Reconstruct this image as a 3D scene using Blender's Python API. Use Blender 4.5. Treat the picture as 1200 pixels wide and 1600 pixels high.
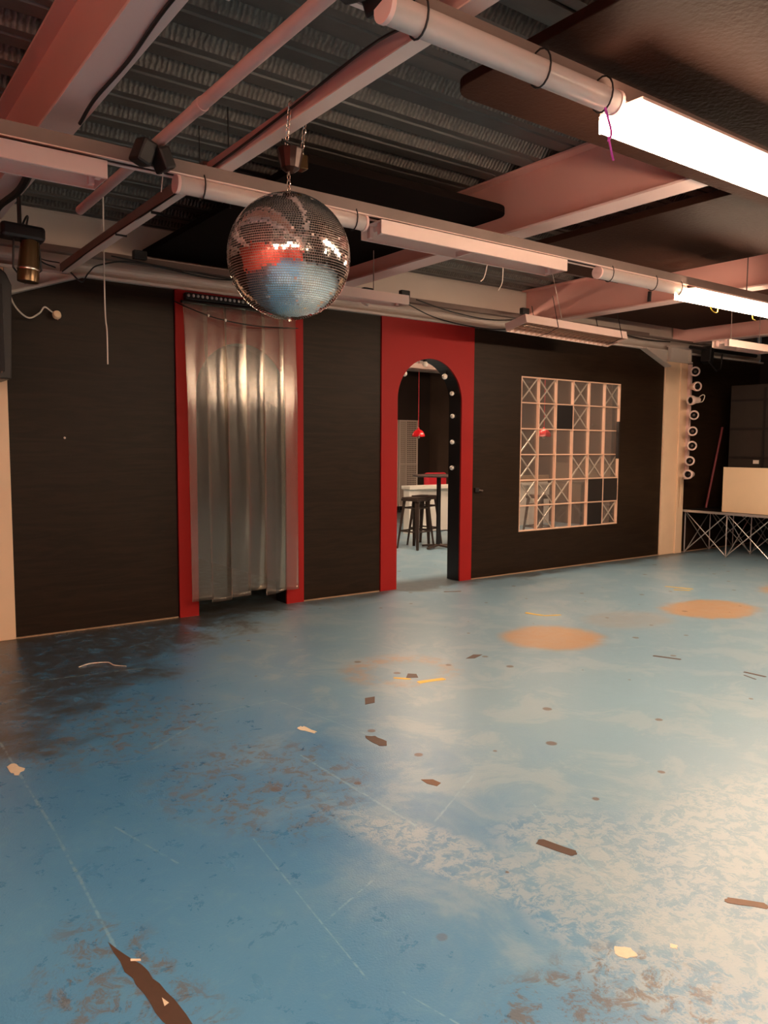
import bpy, bmesh, math, random
from mathutils import Vector, Matrix, Euler
random.seed(7)
S = bpy.context.scene
for o in list(bpy.data.objects): bpy.data.objects.remove(o)
COL = S.collection

# ------------------------------------------------------------------ camera
F_PX, YAW, PITCH, ROLL = 1218.45, 0.633657, -0.0846882, 0.00566969
cd = bpy.data.cameras.new('camera'); cam = bpy.data.objects.new('camera', cd); COL.objects.link(cam)
cd.sensor_fit = 'VERTICAL'; cd.sensor_height = 36.0; cd.lens = F_PX / 1600 * 36.0; cd.clip_start = 0.05; cd.clip_end = 100
_cy, _sy = math.cos(YAW), math.sin(YAW)
_f = Vector((_sy*math.cos(PITCH), _cy*math.cos(PITCH), math.sin(PITCH))); _r = Vector((_cy, -_sy, 0)); _u = _r.cross(_f)
_r2 = math.cos(ROLL)*_r + math.sin(ROLL)*_u; _u2 = -math.sin(ROLL)*_r + math.cos(ROLL)*_u
cam.matrix_world = Matrix(((_r2.x, _u2.x, -_f.x, 0), (_r2.y, _u2.y, -_f.y, 0), (_r2.z, _u2.z, -_f.z, 1.5), (0, 0, 0, 1)))
S.camera = cam
# ------------------------------------------------------------------ world, exposure
w = bpy.data.worlds.new('world'); S.world = w; w.use_nodes = True
w.node_tree.nodes['Background'].inputs[0].default_value = (0.9, 0.8, 0.75, 1)
w.node_tree.nodes['Background'].inputs[1].default_value = 0.02
S.view_settings.view_transform = 'Standard'; S.view_settings.look = 'None'
S.view_settings.gamma = 1; S.view_settings.use_curve_mapping = False
S.view_settings.exposure = 0.92
LAMP_COL = (1.0, 0.72, 0.50)
GLOW = 30.0            # emission of the lit strip-light diffusers

# ------------------------------------------------------------------ area light used inside lamp builders
def area(name, loc, sx, sy, power, color, rot=(0, 0, 0)):
    l = bpy.data.lights.new(name, 'AREA'); l.shape = 'RECTANGLE'; l.size = sx; l.size_y = sy; l.energy = power; l.color = color
    o = bpy.data.objects.new(name, l); COL.objects.link(o); o.location = loc; o.rotation_euler = rot
    return o

# ------------------------------------------------------------------ materials
def mat(name, col, rough=0.5, metal=0.0, spec=0.5, emit=None, estr=0, noise=0.0, nscale=8, bump=0.0, bscale=60, alpha=1.0, trans=0.0, coat=0.0):
    m = bpy.data.materials.new(name); m.use_nodes = True; nt = m.node_tree; b = nt.nodes['Principled BSDF']
    b.inputs['Base Color'].default_value = (*col, 1); b.inputs['Roughness'].default_value = rough
    b.inputs['Metallic'].default_value = metal; b.inputs['Specular IOR Level'].default_value = spec
    b.inputs['Alpha'].default_value = alpha; b.inputs['Transmission Weight'].default_value = trans
    b.inputs['Coat Weight'].default_value = coat
    if emit: b.inputs['Emission Color'].default_value = (*emit, 1); b.inputs['Emission Strength'].default_value = estr
    if noise or bump:
        tc = nt.nodes.new('ShaderNodeTexCoord')
    if noise:
        n = nt.nodes.new('ShaderNodeTexNoise'); n.inputs['Scale'].default_value = nscale; n.inputs['Detail'].default_value = 6
        nt.links.new(tc.outputs['Object'], n.inputs['Vector'])
        mx = nt.nodes.new('ShaderNodeMix'); mx.data_type = 'RGBA'
        mx.inputs[6].default_value = (*[c*(1-noise) for c in col], 1); mx.inputs[7].default_value = (*[min(1, c*(1+noise)) for c in col], 1)
        nt.links.new(n.outputs['Fac'], mx.inputs[0]); nt.links.new(mx.outputs[2], b.inputs['Base Color'])
    if bump:
        n2 = nt.nodes.new('ShaderNodeTexNoise'); n2.inputs['Scale'].default_value = bscale; n2.inputs['Detail'].default_value = 4
        nt.links.new(tc.outputs['Object'], n2.inputs['Vector'])
        bp = nt.nodes.new('ShaderNodeBump'); bp.inputs['Strength'].default_value = bump; bp.inputs['Distance'].default_value = 0.01
        nt.links.new(n2.outputs['Fac'], bp.inputs['Height']); nt.links.new(bp.outputs[0], b.inputs['Normal'])
    return m

class G:
    """tiny expression helper on a node tree"""
    def __init__(s, nt): s.nt = nt
    def v(s, x, sock):
        if isinstance(x, (int, float)): sock.default_value = x
        elif isinstance(x, tuple): sock.default_value = (*x, 1) if len(sock.default_value) == 4 else x
        else: s.nt.links.new(x, sock)
    def m(s, op, a, b=None, c=None, clamp=False):
        n = s.nt.nodes.new('ShaderNodeMath'); n.operation = op; n.use_clamp = clamp
        s.v(a, n.inputs[0])
        if b is not None: s.v(b, n.inputs[1])
        if c is not None: s.v(c, n.inputs[2])
        return n.outputs[0]
    def noise(s, vec, scale, detail=5, rough=0.55, dist=0.0):
        n = s.nt.nodes.new('ShaderNodeTexNoise'); s.v(vec, n.inputs['Vector']); n.inputs['Scale'].default_value = scale
        n.inputs['Detail'].default_value = detail; n.inputs['Roughness'].default_value = rough; n.inputs['Distortion'].default_value = dist
        return n.outputs['Fac']
    def ss(s, x, a, b):   # smoothstep a..b
        n = s.nt.nodes.new('ShaderNodeMapRange'); n.interpolation_type = 'SMOOTHSTEP'
        s.v(x, n.inputs[0]); n.inputs[1].default_value = a; n.inputs[2].default_value = b
        return n.outputs[0]
    def mix(s, f, a, b):
        n = s.nt.nodes.new('ShaderNodeMix'); n.data_type = 'RGBA'; s.v(f, n.inputs[0]); s.v(a, n.inputs[6]); s.v(b, n.inputs[7])
        return n.outputs[2]
    def mapv(s, vec, scale=(1, 1, 1), rot=(0, 0, 0), loc=(0, 0, 0)):
        n = s.nt.nodes.new('ShaderNodeMapping'); s.v(vec, n.inputs[0]); n.inputs[1].default_value = loc; n.inputs[2].default_value = rot; n.inputs[3].default_value = scale
        return n.outputs[0]
    def bump(s, h, strength, dist=0.01):
        n = s.nt.nodes.new('ShaderNodeBump'); s.v(h, n.inputs['Height']); n.inputs['Strength'].default_value = strength; n.inputs['Distance'].default_value = dist
        return n.outputs[0]

def node_mat(name):
    m = bpy.data.materials.new(name); m.use_nodes = True; nt = m.node_tree
    tc = nt.nodes.new('ShaderNodeTexCoord')
    return m, nt, nt.nodes['Principled BSDF'], G(nt), tc.outputs['Object']

def floor_material():
    m, nt, b, g, P = node_mat('painted_concrete')
    sx = nt.nodes.new('ShaderNodeSeparateXYZ'); nt.links.new(P, sx.inputs[0]); X, Y = sx.outputs[0], sx.outputs[1]
    big = g.noise(P, 0.55, 4, 0.5); mid = g.noise(P, 2.2, 8, 0.68, 0.6); fine = g.noise(P, 9, 8, 0.75, 0.4); grain = g.noise(P, 120, 3, 0.6)
    def ell(cx, cy, rx, ry, rot=0, soft=0.25, wob=0.5):
        v = g.mapv(P, loc=(0, 0, 0)); n = nt.nodes.new('ShaderNodeVectorMath'); n.operation = 'SUBTRACT'
        nt.links.new(v, n.inputs[0]); n.inputs[1].default_value = (cx, cy, 0)
        r = g.mapv(n.outputs[0], rot=(0, 0, -rot), scale=(1, 1, 1)); q = nt.nodes.new('ShaderNodeVectorMath'); q.operation = 'MULTIPLY'
        nt.links.new(r, q.inputs[0]); q.inputs[1].default_value = (1/rx, 1/ry, 0)
        L = nt.nodes.new('ShaderNodeVectorMath'); L.operation = 'LENGTH'; nt.links.new(q.outputs[0], L.inputs[0])
        d = g.m('ADD', L.outputs['Value'], g.m('MULTIPLY', g.m('SUBTRACT', mid, 0.5), wob*2))
        return g.m('SUBTRACT', 1.0, g.ss(d, 1-soft, 1+soft))
    def seg(a, c, wd):
        dx, dy = c[0]-a[0], c[1]-a[1]; L2 = dx*dx+dy*dy
        px = g.m('SUBTRACT', X, a[0]); py = g.m('SUBTRACT', Y, a[1])
        t = g.m('DIVIDE', g.m('ADD', g.m('MULTIPLY', px, dx), g.m('MULTIPLY', py, dy)), L2, clamp=True)
        ex = g.m('SUBTRACT', px, g.m('MULTIPLY', t, dx)); ey = g.m('SUBTRACT', py, g.m('MULTIPLY', t, dy))
        d = g.m('SQRT', g.m('ADD', g.m('MULTIPLY', ex, ex), g.m('MULTIPLY', ey, ey)))
        d = g.m('ADD', d, g.m('MULTIPLY', g.m('SUBTRACT', fine, 0.5), wd*3))
        return g.m('SUBTRACT', 1.0, g.ss(d, wd*0.4, wd))
    blue = g.mix(g.ss(big, 0.35, 0.65), FL['blue_a'], FL['blue_b'])
    c = g.mix(g.m('MULTIPLY', g.ss(fine, 0.5, 0.72), 0.30), blue, FL['scuff'])
    # chalky worn paint: rightward paling also paints in the lamp light, plus patches with their own ragged outline
    wear_lightx = g.ss(g.m('ADD', g.m('SUBTRACT', X, g.m('MULTIPLY', Y, 0.18)), g.m('MULTIPLY', g.m('SUBTRACT', mid, 0.5), 2.4)), 0.75, 2.5)
    c = g.mix(g.m('MULTIPLY', wear_lightx, 0.78), c, FL['pale'])
    patch = g.ss(mid, 0.48, 0.60)
    reg = g.m('MAXIMUM', g.m('MAXIMUM', ell(2.15, 1.45, 0.36, 0.7, -0.3), ell(1.85, 2.0, 0.14, 0.65, 0.25)), ell(3.0, 1.4, 0.7, 0.5, 0.0))
    c = g.mix(g.m('MULTIPLY', g.m('MULTIPLY', reg, g.ss(g.noise(P, 16, 8, 0.8, 0.5), 0.44, 0.54)), 0.62), c, FL['chalk'])
    c = g.mix(g.m('MULTIPLY', g.m('MULTIPLY', patch, wear_lightx), 0.35), c, FL['chalk'])
    # sandy brown bare spots
    for e in ((4.66, 4.08, 0.40, 0.36, 0, 0.2, 0.35), (6.72, 3.98, 0.48, 0.36, 0, 0.2, 0.45), (8.4, 3.9, 0.5, 0.4, 0, 0.2, 0.4)):
        c = g.mix(g.m('MULTIPLY', ell(*e), g.m('ADD', 0.55, g.m('MULTIPLY', fine, 0.6), clamp=True)), c, FL['sand'])
    ring = g.m('SUBTRACT', ell(3.13, 4.08, 0.40, 0.36, 0, 0.2, 0.3), ell(3.13, 4.02, 0.26, 0.22, 0, 0.3, 0.3), clamp=True)
    c = g.mix(g.m('MULTIPLY', g.m('MULTIPLY', ring, g.ss(fine, 0.38, 0.6)), 0.6), c, FL['sand'])
    c = g.mix(g.m('MULTIPLY', g.m('MULTIPLY', ell(5.7, 4.15, 0.4, 0.3), fine), 0.5), c, FL['sand'])
    # brown scuffing near the left wall and in the middle
    speck = g.ss(g.noise(g.mapv(P, scale=(1, 1, 1)), 13, 9, 0.8, 0.6), 0.50, 0.58)
    rg = g.m('MAXIMUM', g.m('MAXIMUM', ell(1.55, 3.05, 0.42, 0.52), ell(1.2, 4.1, 0.55, 0.5)), g.m('MAXIMUM', ell(0.62, 1.95, 0.2, 0.5), ell(1.6, 1.2, 0.35, 0.25)))
    c = g.mix(g.m('MULTIPLY', g.m('MULTIPLY', rg, speck), 0.68), c, FL['brown'])
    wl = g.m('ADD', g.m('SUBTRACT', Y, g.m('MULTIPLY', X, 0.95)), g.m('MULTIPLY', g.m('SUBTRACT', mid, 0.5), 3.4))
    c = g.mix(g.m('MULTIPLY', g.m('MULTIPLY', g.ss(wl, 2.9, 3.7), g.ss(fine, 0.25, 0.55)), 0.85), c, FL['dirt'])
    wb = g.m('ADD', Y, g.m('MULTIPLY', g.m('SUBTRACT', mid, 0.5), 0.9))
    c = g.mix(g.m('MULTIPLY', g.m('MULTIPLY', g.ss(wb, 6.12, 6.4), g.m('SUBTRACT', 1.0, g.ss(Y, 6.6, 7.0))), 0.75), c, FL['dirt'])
    # small round chips in the paint
    vo = nt.nodes.new('ShaderNodeTexVoronoi'); vo.inputs['Scale'].default_value = 2.7; vo.inputs['Randomness'].default_value = 1; vo.voronoi_dimensions = '2D'
    nt.links.new(P, vo.inputs['Vector'])
    vs_ = nt.nodes.new('ShaderNodeSeparateXYZ'); nt.links.new(vo.outputs['Color'], vs_.inputs[0])
    dd = g.m('DIVIDE', g.m('ADD', vo.outputs['Distance'], g.m('MULTIPLY', fine, 0.07)), g.m('ADD', 0.5, g.m('MULTIPLY', vs_.outputs[1], 0.6)))
    spots = g.m('MULTIPLY', g.m('MULTIPLY', g.m('SUBTRACT', 1.0, g.ss(dd, 0.085, 0.110)), g.m('LESS_THAN', vs_.outputs[0], 0.42)), g.ss(X, 1.2, 1.8))
    c = g.mix(g.m('MULTIPLY', spots, 0.8), c, FL['chip'])
    # scratches
    sc = None
    for a, d, wd in (((0.706, 4.217), (0.70, 3.1), .007), ((0.70, 3.1), (0.669, 2.26), .007), ((1.855, 3.197), (1.87, 2.319), .009), ((1.304, 3.688), (1.75, 4.0), .012), ((1.75, 4.0), (2.15, 4.0), .011), ((2.15, 4.0), (2.3, 3.1), .006),
                     ((1.10, 5.2), (1.75, 5.1), .010), ((1.3, 2.6), (1.2, 1.7), .004), ((1.25, 2.0), (1.5, 2.1), .005), ((1.25, 1.6), (1.35, 1.2), .004), ((2.4, 2.2), (2.1, 1.5), .005), ((0.9, 3.0), (1.0, 2.6), .006), ((1.95, 2.3), (2.4, 2.55), .008)):
        s_ = seg(a, d, wd); sc = s_ if sc is None else g.m('MAXIMUM', sc, s_)
    c = g.mix(g.m('MULTIPLY', g.m('MULTIPLY', sc, g.ss(g.noise(P, 25, 4), 0.35, 0.6)), 0.45), c, FL['scratch'])
    nt.links.new(c, b.inputs['Base Color'])
    rr = g.m('ADD', 0.20, g.m('ADD', g.m('MULTIPLY', fine, 0.18), g.m('MULTIPLY', wear_lightx, 0.05)))
    nt.links.new(rr, b.inputs['Roughness']); b.inputs['Specular IOR Level'].default_value = 0.5
    h = g.m('ADD', g.m('MULTIPLY', fine, 0.6), g.m('MULTIPLY', grain, 0.5))
    nt.links.new(g.bump(h, 0.35, 0.006), b.inputs['Normal'])
    return m
FL = dict(blue_a=(0.070, 0.225, 0.44), blue_b=(0.105, 0.285, 0.49), scuff=(0.19, 0.38, 0.49), pale=(0.26, 0.40, 0.48), chalk=(0.41, 0.49, 0.53),
          sand=(0.47, 0.28, 0.14), brown=(0.15, 0.105, 0.055), dirt=(0.050, 0.042, 0.030), chip=(0.13, 0.07, 0.035), scratch=(0.33, 0.52, 0.60))

def ply_material(name, c1, c2, rough=0.5):
    m, nt, b, g, P = node_mat(name)
    n = g.noise(g.mapv(P, scale=(1.1, 1.1, 11)), 1.6, 7, 0.6, 1.4)
    sx = nt.nodes.new('ShaderNodeSeparateXYZ'); nt.links.new(P, sx.inputs[0])
    c = g.mix(g.ss(n, 0.3, 0.7), c1, c2); nt.links.new(c, b.inputs['Base Color'])
    b.inputs['Roughness'].default_value = rough; b.inputs['Specular IOR Level'].default_value = 0.22
    nt.links.new(g.bump(n, 0.25, 0.004), b.inputs['Normal'])
    return m

def emboss_material():
    m, nt, b, g, P = node_mat('embossed_steel')
    wv = nt.nodes.new('ShaderNodeTexWave'); wv.bands_direction = 'X'; wv.inputs['Scale'].default_value = 11; wv.inputs['Distortion'].default_value = 2.5; wv.inputs['Detail Scale'].default_value = 3
    nt.links.new(P, wv.inputs['Vector'])
    f = g.noise(P, 30, 4)
    nt.links.new(g.mix(g.m('MULTIPLY', wv.outputs['Fac'], g.ss(f, 0.3, 0.6)), (0.12, 0.105, 0.093), (0.21, 0.185, 0.160)), b.inputs['Base Color'])
    b.inputs['Metallic'].default_value = 0.2; b.inputs['Roughness'].default_value = 0.5
    nt.links.new(g.bump(wv.outputs['Fac'], 0.6, 0.012), b.inputs['Normal'])
    return m

def plastic_material():
    m = bpy.data.materials.new('clear_pvc'); m.use_nodes = True; nt = m.node_tree; nt.nodes.clear()
    out = nt.nodes.new('ShaderNodeOutputMaterial'); tr = nt.nodes.new('ShaderNodeBsdfTransparent'); tr.inputs[0].default_value = (0.88, 0.84, 0.78, 1)
    gl = nt.nodes.new('ShaderNodeBsdfGlossy'); gl.inputs['Roughness'].default_value = 0.22; gl.inputs[0].default_value = (1, 0.97, 0.93, 1)
    df = nt.nodes.new('ShaderNodeBsdfDiffuse'); df.inputs[0].default_value = (0.5, 0.47, 0.44, 1)
    tl = nt.nodes.new('ShaderNodeBsdfTranslucent'); tl.inputs[0].default_value = (0.5, 0.46, 0.42, 1)
    m1 = nt.nodes.new('ShaderNodeMixShader'); m1.inputs[0].default_value = 0.4; nt.links.new(df.outputs[0], m1.inputs[1]); nt.links.new(tl.outputs[0], m1.inputs[2])
    m2 = nt.nodes.new('ShaderNodeMixShader'); m2.inputs[0].default_value = 0.10; nt.links.new(tr.outputs[0], m2.inputs[1]); nt.links.new(m1.outputs[0], m2.inputs[2])
    lw = nt.nodes.new('ShaderNodeLayerWeight'); lw.inputs['Blend'].default_value = 0.35
    mr = nt.nodes.new('ShaderNodeMapRange'); nt.links.new(lw.outputs['Fresnel'], mr.inputs[0]); mr.inputs[3].default_value = 0.055; mr.inputs[4].default_value = 0.5
    m3 = nt.nodes.new('ShaderNodeMixShader'); nt.links.new(mr.outputs[0], m3.inputs[0]); nt.links.new(m2.outputs[0], m3.inputs[1]); nt.links.new(gl.outputs[0], m3.inputs[2])
    nt.links.new(m3.outputs[0], out.inputs[0])
    return m

def glass_material(name, tint, gloss=0.1, rough=0.05, haze=0.0):
    m = bpy.data.materials.new(name); m.use_nodes = True; nt = m.node_tree; nt.nodes.clear()
    out = nt.nodes.new('ShaderNodeOutputMaterial'); tr = nt.nodes.new('ShaderNodeBsdfTransparent'); tr.inputs[0].default_value = (*tint, 1)
    gl = nt.nodes.new('ShaderNodeBsdfGlossy'); gl.inputs['Roughness'].default_value = rough
    df = nt.nodes.new('ShaderNodeBsdfDiffuse'); df.inputs[0].default_value = (0.8, 0.72, 0.68, 1)
    m2 = nt.nodes.new('ShaderNodeMixShader'); m2.inputs[0].default_value = haze; nt.links.new(tr.outputs[0], m2.inputs[1]); nt.links.new(df.outputs[0], m2.inputs[2])
    mx = nt.nodes.new('ShaderNodeMixShader'); mx.inputs[0].default_value = gloss
    nt.links.new(m2.outputs[0], mx.inputs[1]); nt.links.new(gl.outputs[0], mx.inputs[2]); nt.links.new(mx.outputs[0], out.inputs[0])
    return m

def mesh_material(name, col):   # woven wire mesh: small square holes
    m, nt, b, g, P = node_mat(name)
    sx = nt.nodes.new('ShaderNodeSeparateXYZ'); nt.links.new(P, sx.inputs[0])
    a = g.m('LESS_THAN', g.m('FRACT', g.m('MULTIPLY', sx.outputs[0], 22.0)), 0.42)
    c = g.m('LESS_THAN', g.m('FRACT', g.m('MULTIPLY', sx.outputs[2], 22.0)), 0.42)
    nt.links.new(g.m('MAXIMUM', a, c), b.inputs['Alpha']); b.inputs['Base Color'].default_value = (*col, 1); b.inputs['Roughness'].default_value = 0.5
    return m

M = dict(
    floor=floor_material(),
    black_ply=ply_material('black_painted_plywood', (0.0145, 0.0072, 0.0034), (0.024, 0.0125, 0.0060), 0.5),
    black_wall=mat('black_wall_paint', (0.016, 0.011, 0.010), 0.7, noise=0.2, nscale=2),
    brown_wall=mat('brown_wall', (0.12, 0.075, 0.055), 0.6, noise=0.25, nscale=2.5),
    dark_brown=mat('dark_brown_wall', (0.045, 0.028, 0.021), 0.6, noise=0.25, nscale=2.5),
    red_paint=mat('red_paint', (0.33, 0.014, 0.013), 0.55, spec=0.2, noise=0.06, nscale=3),
    red_wall=mat('red_wall_paint', (0.85, 0.11, 0.075), 0.6, noise=0.05),
    black_paint=mat('black_satin_paint', (0.012, 0.009, 0.009), 0.45),
    cream=mat('cream_paint', (0.86, 0.62, 0.42), 0.5, noise=0.08, nscale=4, bump=0.1, bscale=20),
    bone=mat('bone_painted_steel', (0.62, 0.53, 0.47), 0.5, noise=0.08, nscale=3),
    pinkwhite=mat('white_painted_steel', (0.84, 0.58, 0.53), 0.45, noise=0.06, nscale=3),
    strut=mat('painted_channel_steel', (0.62, 0.38, 0.35), 0.42, noise=0.12, nscale=9),
    housing=mat('enamelled_sheet_steel', (0.86, 0.64, 0.57), 0.38, noise=0.04),
    dark_strut=mat('grey_channel_steel', (0.22, 0.155, 0.135), 0.5, noise=0.15, nscale=10),
    deck=mat('galvanised_deck', (0.115, 0.105, 0.098), 0.45, metal=0.25, noise=0.3, nscale=5, bump=0.1, bscale=40),
    emboss=emboss_material(),
    foam=mat('black_foam_board', (0.036, 0.015, 0.010), 0.6, spec=0.05, noise=0.3, nscale=2, bump=0.35, bscale=45),
    foam_black=mat('black_felt_board', (0.010, 0.006, 0.005), 0.8, spec=0.05, noise=0.2),
    cable=mat('black_cable', (0.010, 0.008, 0.008), 0.5),
    white_cord=mat('white_cord', (0.75, 0.66, 0.58), 0.5),
    purple=mat('magenta_cord', (0.75, 0.10, 0.60), 0.5),
    chrome=mat('bright_steel', (0.72, 0.60, 0.52), 0.25, metal=1.0),
    alu=mat('brushed_aluminium', (0.62, 0.58, 0.56), 0.35, metal=0.7),
    mirror=mat('mirror_glass', (0.93, 0.90, 0.88), 0.09, metal=1.0),
    grout=mat('ball_core', (0.75, 0.60, 0.55), 0.5),
    motor=mat('motor_casing', (0.05, 0.025, 0.02), 0.35, metal=0.4),
    tube_on=mat('lit_tube', (1, 1, 1), 0.4, emit=LAMP_COL, estr=GLOW),
    tube_off=mat('unlit_tube', (0.80, 0.74, 0.70), 0.25),
    diffuser=glass_material('acrylic_diffuser', (0.97, 0.80, 0.76), 0.06, 0.25, 0.6),
    louvre=mat('polished_louvre', (0.85, 0.72, 0.64), 0.18, metal=1.0),
    pvc=plastic_material(),
    pane=glass_material('clear_pane', (0.93, 0.90, 0.88), 0.06, 0.04, 0.05),
    ridge=mat('glass_ridge', (0.42, 0.36, 0.30), 0.25, metal=0.2),
    block=mat('block_edge', (0.72, 0.46, 0.33), 0.4),
    bulb=mat('globe_glass', (0.85, 0.78, 0.72), 0.08, metal=0.35),
    bulb_warm=mat('frosted_globe', (0.95, 0.85, 0.75), 0.3),
    wht=mat('white_laminate', (0.86, 0.80, 0.72), 0.45),
    red_gloss=mat('red_lacquer', (0.80, 0.02, 0.03), 0.25),
    red_fabric=mat('red_fabric', (0.70, 0.03, 0.05), 0.7),
    gunmetal=mat('gunmetal', (0.17, 0.12, 0.10), 0.32, metal=0.7),
    tabletop=mat('dark_tabletop', (0.07, 0.045, 0.04), 0.35),
    cage=mesh_material('wire_mesh', (0.62, 0.50, 0.42)),
    cage_frame=mat('cage_frame', (0.70, 0.58, 0.50), 0.4),
    grille=mat('speaker_grille', (0.015, 0.012, 0.012), 0.5, bump=0.6, bscale=220),
    gold=mat('amber_glass', (0.12, 0.07, 0.03), 0.2, metal=0.6),
    tape=mat('brown_tape', (0.09, 0.050, 0.036), 0.5, noise=0.2, nscale=30),
    tape2=mat('tan_residue', (0.20, 0.11, 0.07), 0.55, noise=0.2, nscale=30),
    yellow=mat('yellow_tape', (0.85, 0.55, 0.05), 0.45),
    paper=mat('torn_paper', (0.80, 0.66, 0.50), 0.7, noise=0.15, nscale=60),
    panelw=mat('cream_board', (0.88, 0.66, 0.44), 0.55, noise=0.04),
    pinkstick=mat('maroon_stick', (0.22, 0.05, 0.06), 0.4),
    case=mat('dark_case', (0.030, 0.022, 0.018), 0.5, noise=0.2),
    rust=mat('reddish_frame', (0.25, 0.09, 0.06), 0.5),
    bare=mat('bare_timber_edge', (0.36, 0.24, 0.15), 0.7),
)

# ------------------------------------------------------------------ mesh builder
class MB:
    def __init__(s): s.v = []; s.f = []; s.mi = []
    def _add(s, vs, fs, mi=0):
        n = len(s.v); s.v += [tuple(x) for x in vs]; s.f += [tuple(n+i for i in f) for f in fs]; s.mi += [mi]*len(fs); return s
    def box(s, x0, x1, y0, y1, z0, z1, mi=0):
        vs = [(x, y, z) for x in (x0, x1) for y in (y0, y1) for z in (z0, z1)]
        return s._add(vs, [(0, 1, 3, 2), (4, 6, 7, 5), (0, 4, 5, 1), (2, 3, 7, 6), (0, 2, 6, 4), (1, 5, 7, 3)], mi)
    def obox(s, c, size, rot, mi=0):   # oriented box
        R = Euler(rot).to_matrix(); vs = [Vector(c)+R@Vector((x*size[0]/2, y*size[1]/2, z*size[2]/2)) for x in (-1, 1) for y in (-1, 1) for z in (-1, 1)]
        return s._add(vs, [(0, 1, 3, 2), (4, 6, 7, 5), (0, 4, 5, 1), (2, 3, 7, 6), (0, 2, 6, 4), (1, 5, 7, 3)], mi)
    def prism(s, pts, a, b, axis='y', mi=0):   # pts 2-D polygon, extruded a..b along axis
        def P(p, t):
            return {'x': (t, p[0], p[1]), 'y': (p[0], t, p[1]), 'z': (p[0], p[1], t)}[axis]
        n = len(pts); vs = [P(p, a) for p in pts]+[P(p, b) for p in pts]
        return s._add(vs, [tuple(range(n))[::-1], tuple(range(n, 2*n))]+[(i, (i+1) % n, n+(i+1) % n, n+i) for i in range(n)], mi)
    def tube(s, pts, r, n=8, mi=0, cap=True):
        pts = [Vector(p) for p in pts]; rs = r if isinstance(r, (list, tuple)) else [r]*len(pts)
        prev = None; rings = []
        for i, p in enumerate(pts):
            t = (pts[min(i+1, len(pts)-1)]-pts[max(i-1, 0)])
            if t.length < 1e-9: t = Vector((0, 0, 1))
            t.normalize()
            if prev is None: a = t.orthogonal().normalized()
            else:
                a = prev - t*prev.dot(t)
                a = a.normalized() if a.length > 1e-6 else t.orthogonal().normalized()
            prev = a; b_ = t.cross(a)
            rings.append([p+(a*math.cos(k*2*math.pi/n)+b_*math.sin(k*2*math.pi/n))*rs[i] for k in range(n)])
        vs = [q for R in rings for q in R]; fs = []
        for i in range(len(pts)-1):
            for k in range(n): fs.append((i*n+k, i*n+(k+1) % n, (i+1)*n+(k+1) % n, (i+1)*n+k))
        if cap: fs += [tuple(range(n))[::-1], tuple((len(pts)-1)*n+k for k in range(n))]
        return s._add(vs, fs, mi)
    def bar(s, a, b, w, h=None, mi=0):
        h = h or w; a = Vector(a); b = Vector(b); t = (b-a).normalized(); up = Vector((0, 0, 1)) if abs(t.z) < 0.95 else Vector((1, 0, 0))
        sd = t.cross(up).normalized(); u = sd.cross(t)
        vs = [p+sd*sx*w/2+u*sy*h/2 for p in (a, b) for sx, sy in ((-1, -1), (1, -1), (1, 1), (-1, 1))]
        return s._add(vs, [(0, 3, 2, 1), (4, 5, 6, 7), (0, 1, 5, 4), (1, 2, 6, 5), (2, 3, 7, 6), (3, 0, 4, 7)], mi)
    def lathe(s, prof, c=(0, 0, 0), n=24, mi=0, R=None):   # prof (r,z) list, around local z
        vs = []; fs = []; R = R or Matrix.Identity(3); c = Vector(c)
        for r, z in prof:
            for k in range(n): vs.append(c+R@Vector((r*math.cos(k*2*math.pi/n), r*math.sin(k*2*math.pi/n), z)))
        for i in range(len(prof)-1):
            for k in range(n): fs.append((i*n+k, i*n+(k+1) % n, (i+1)*n+(k+1) % n, (i+1)*n+k))
        return s._add(vs, fs, mi)
    def build(s, name, m, parent=None, smooth=False, bevel=0, local=False):
        me = bpy.data.meshes.new(name); off = Vector((0, 0, 0))
        if parent is not None and not local:
            q = parent
            while q is not None: off += q.location; q = q.parent
        me.from_pydata([Vector(v)-off for v in s.v], [], s.f)
        for x in (m if isinstance(m, (list, tuple)) else [m]): me.materials.append(x)
        for p, i in zip(me.polygons, s.mi): p.material_index = i; p.use_smooth = smooth
        bm = bmesh.new(); bm.from_mesh(me); bmesh.ops.recalc_face_normals(bm, faces=bm.faces); bm.to_mesh(me); bm.free()
        o = bpy.data.objects.new(name, me); COL.objects.link(o); o.parent = parent
        if bevel:
            bv = o.modifiers.new('bevel', 'BEVEL'); bv.width = bevel; bv.segments = 2; bv.limit_method = 'ANGLE'
        if smooth:
            try:
                me.set_sharp_from_angle(angle=math.radians(40))
            except Exception: pass
        return o

def tag(o, label=None, cat=None, group=None, kind=None):
    if label: o['label'] = label
    if cat: o['category'] = cat
    if group: o['group'] = group
    if kind: o['kind'] = kind
    return o
def thing(name, loc, label, cat, group=None, kind=None, rot=(0, 0, 0)):
    o = bpy.data.objects.new(name, None); COL.objects.link(o); o.location = loc; o.rotation_euler = rot; o.empty_display_size = 0.1
    return tag(o, label, cat, group, kind)
def copy_tree(o, parent=None):
    c = o.copy(); COL.objects.link(c); c.parent = parent
    for ch in list(o.children): copy_tree(ch, c)
    return c
def place(o, loc, rz=0, label=None, group=None):
    o.location = loc; o.rotation_euler = (0, 0, rz)
    if label: o['label'] = label
    if group: o['group'] = group
    return o
def spline(pts, n=8):
    P = [Vector(p) for p in pts]; P = [2*P[0]-P[1]]+P+[2*P[-1]-P[-2]]; out = []
    for i in range(1, len(P)-2):
        for k in range(n):
            t = k/n; a, b, c, d = P[i-1:i+3]
            out.append(0.5*((2*b)+(c-a)*t+(2*a-5*b+4*c-d)*t*t+(-a+3*b-3*c+d)*t**3))
    out.append(P[-2]); return out

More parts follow.
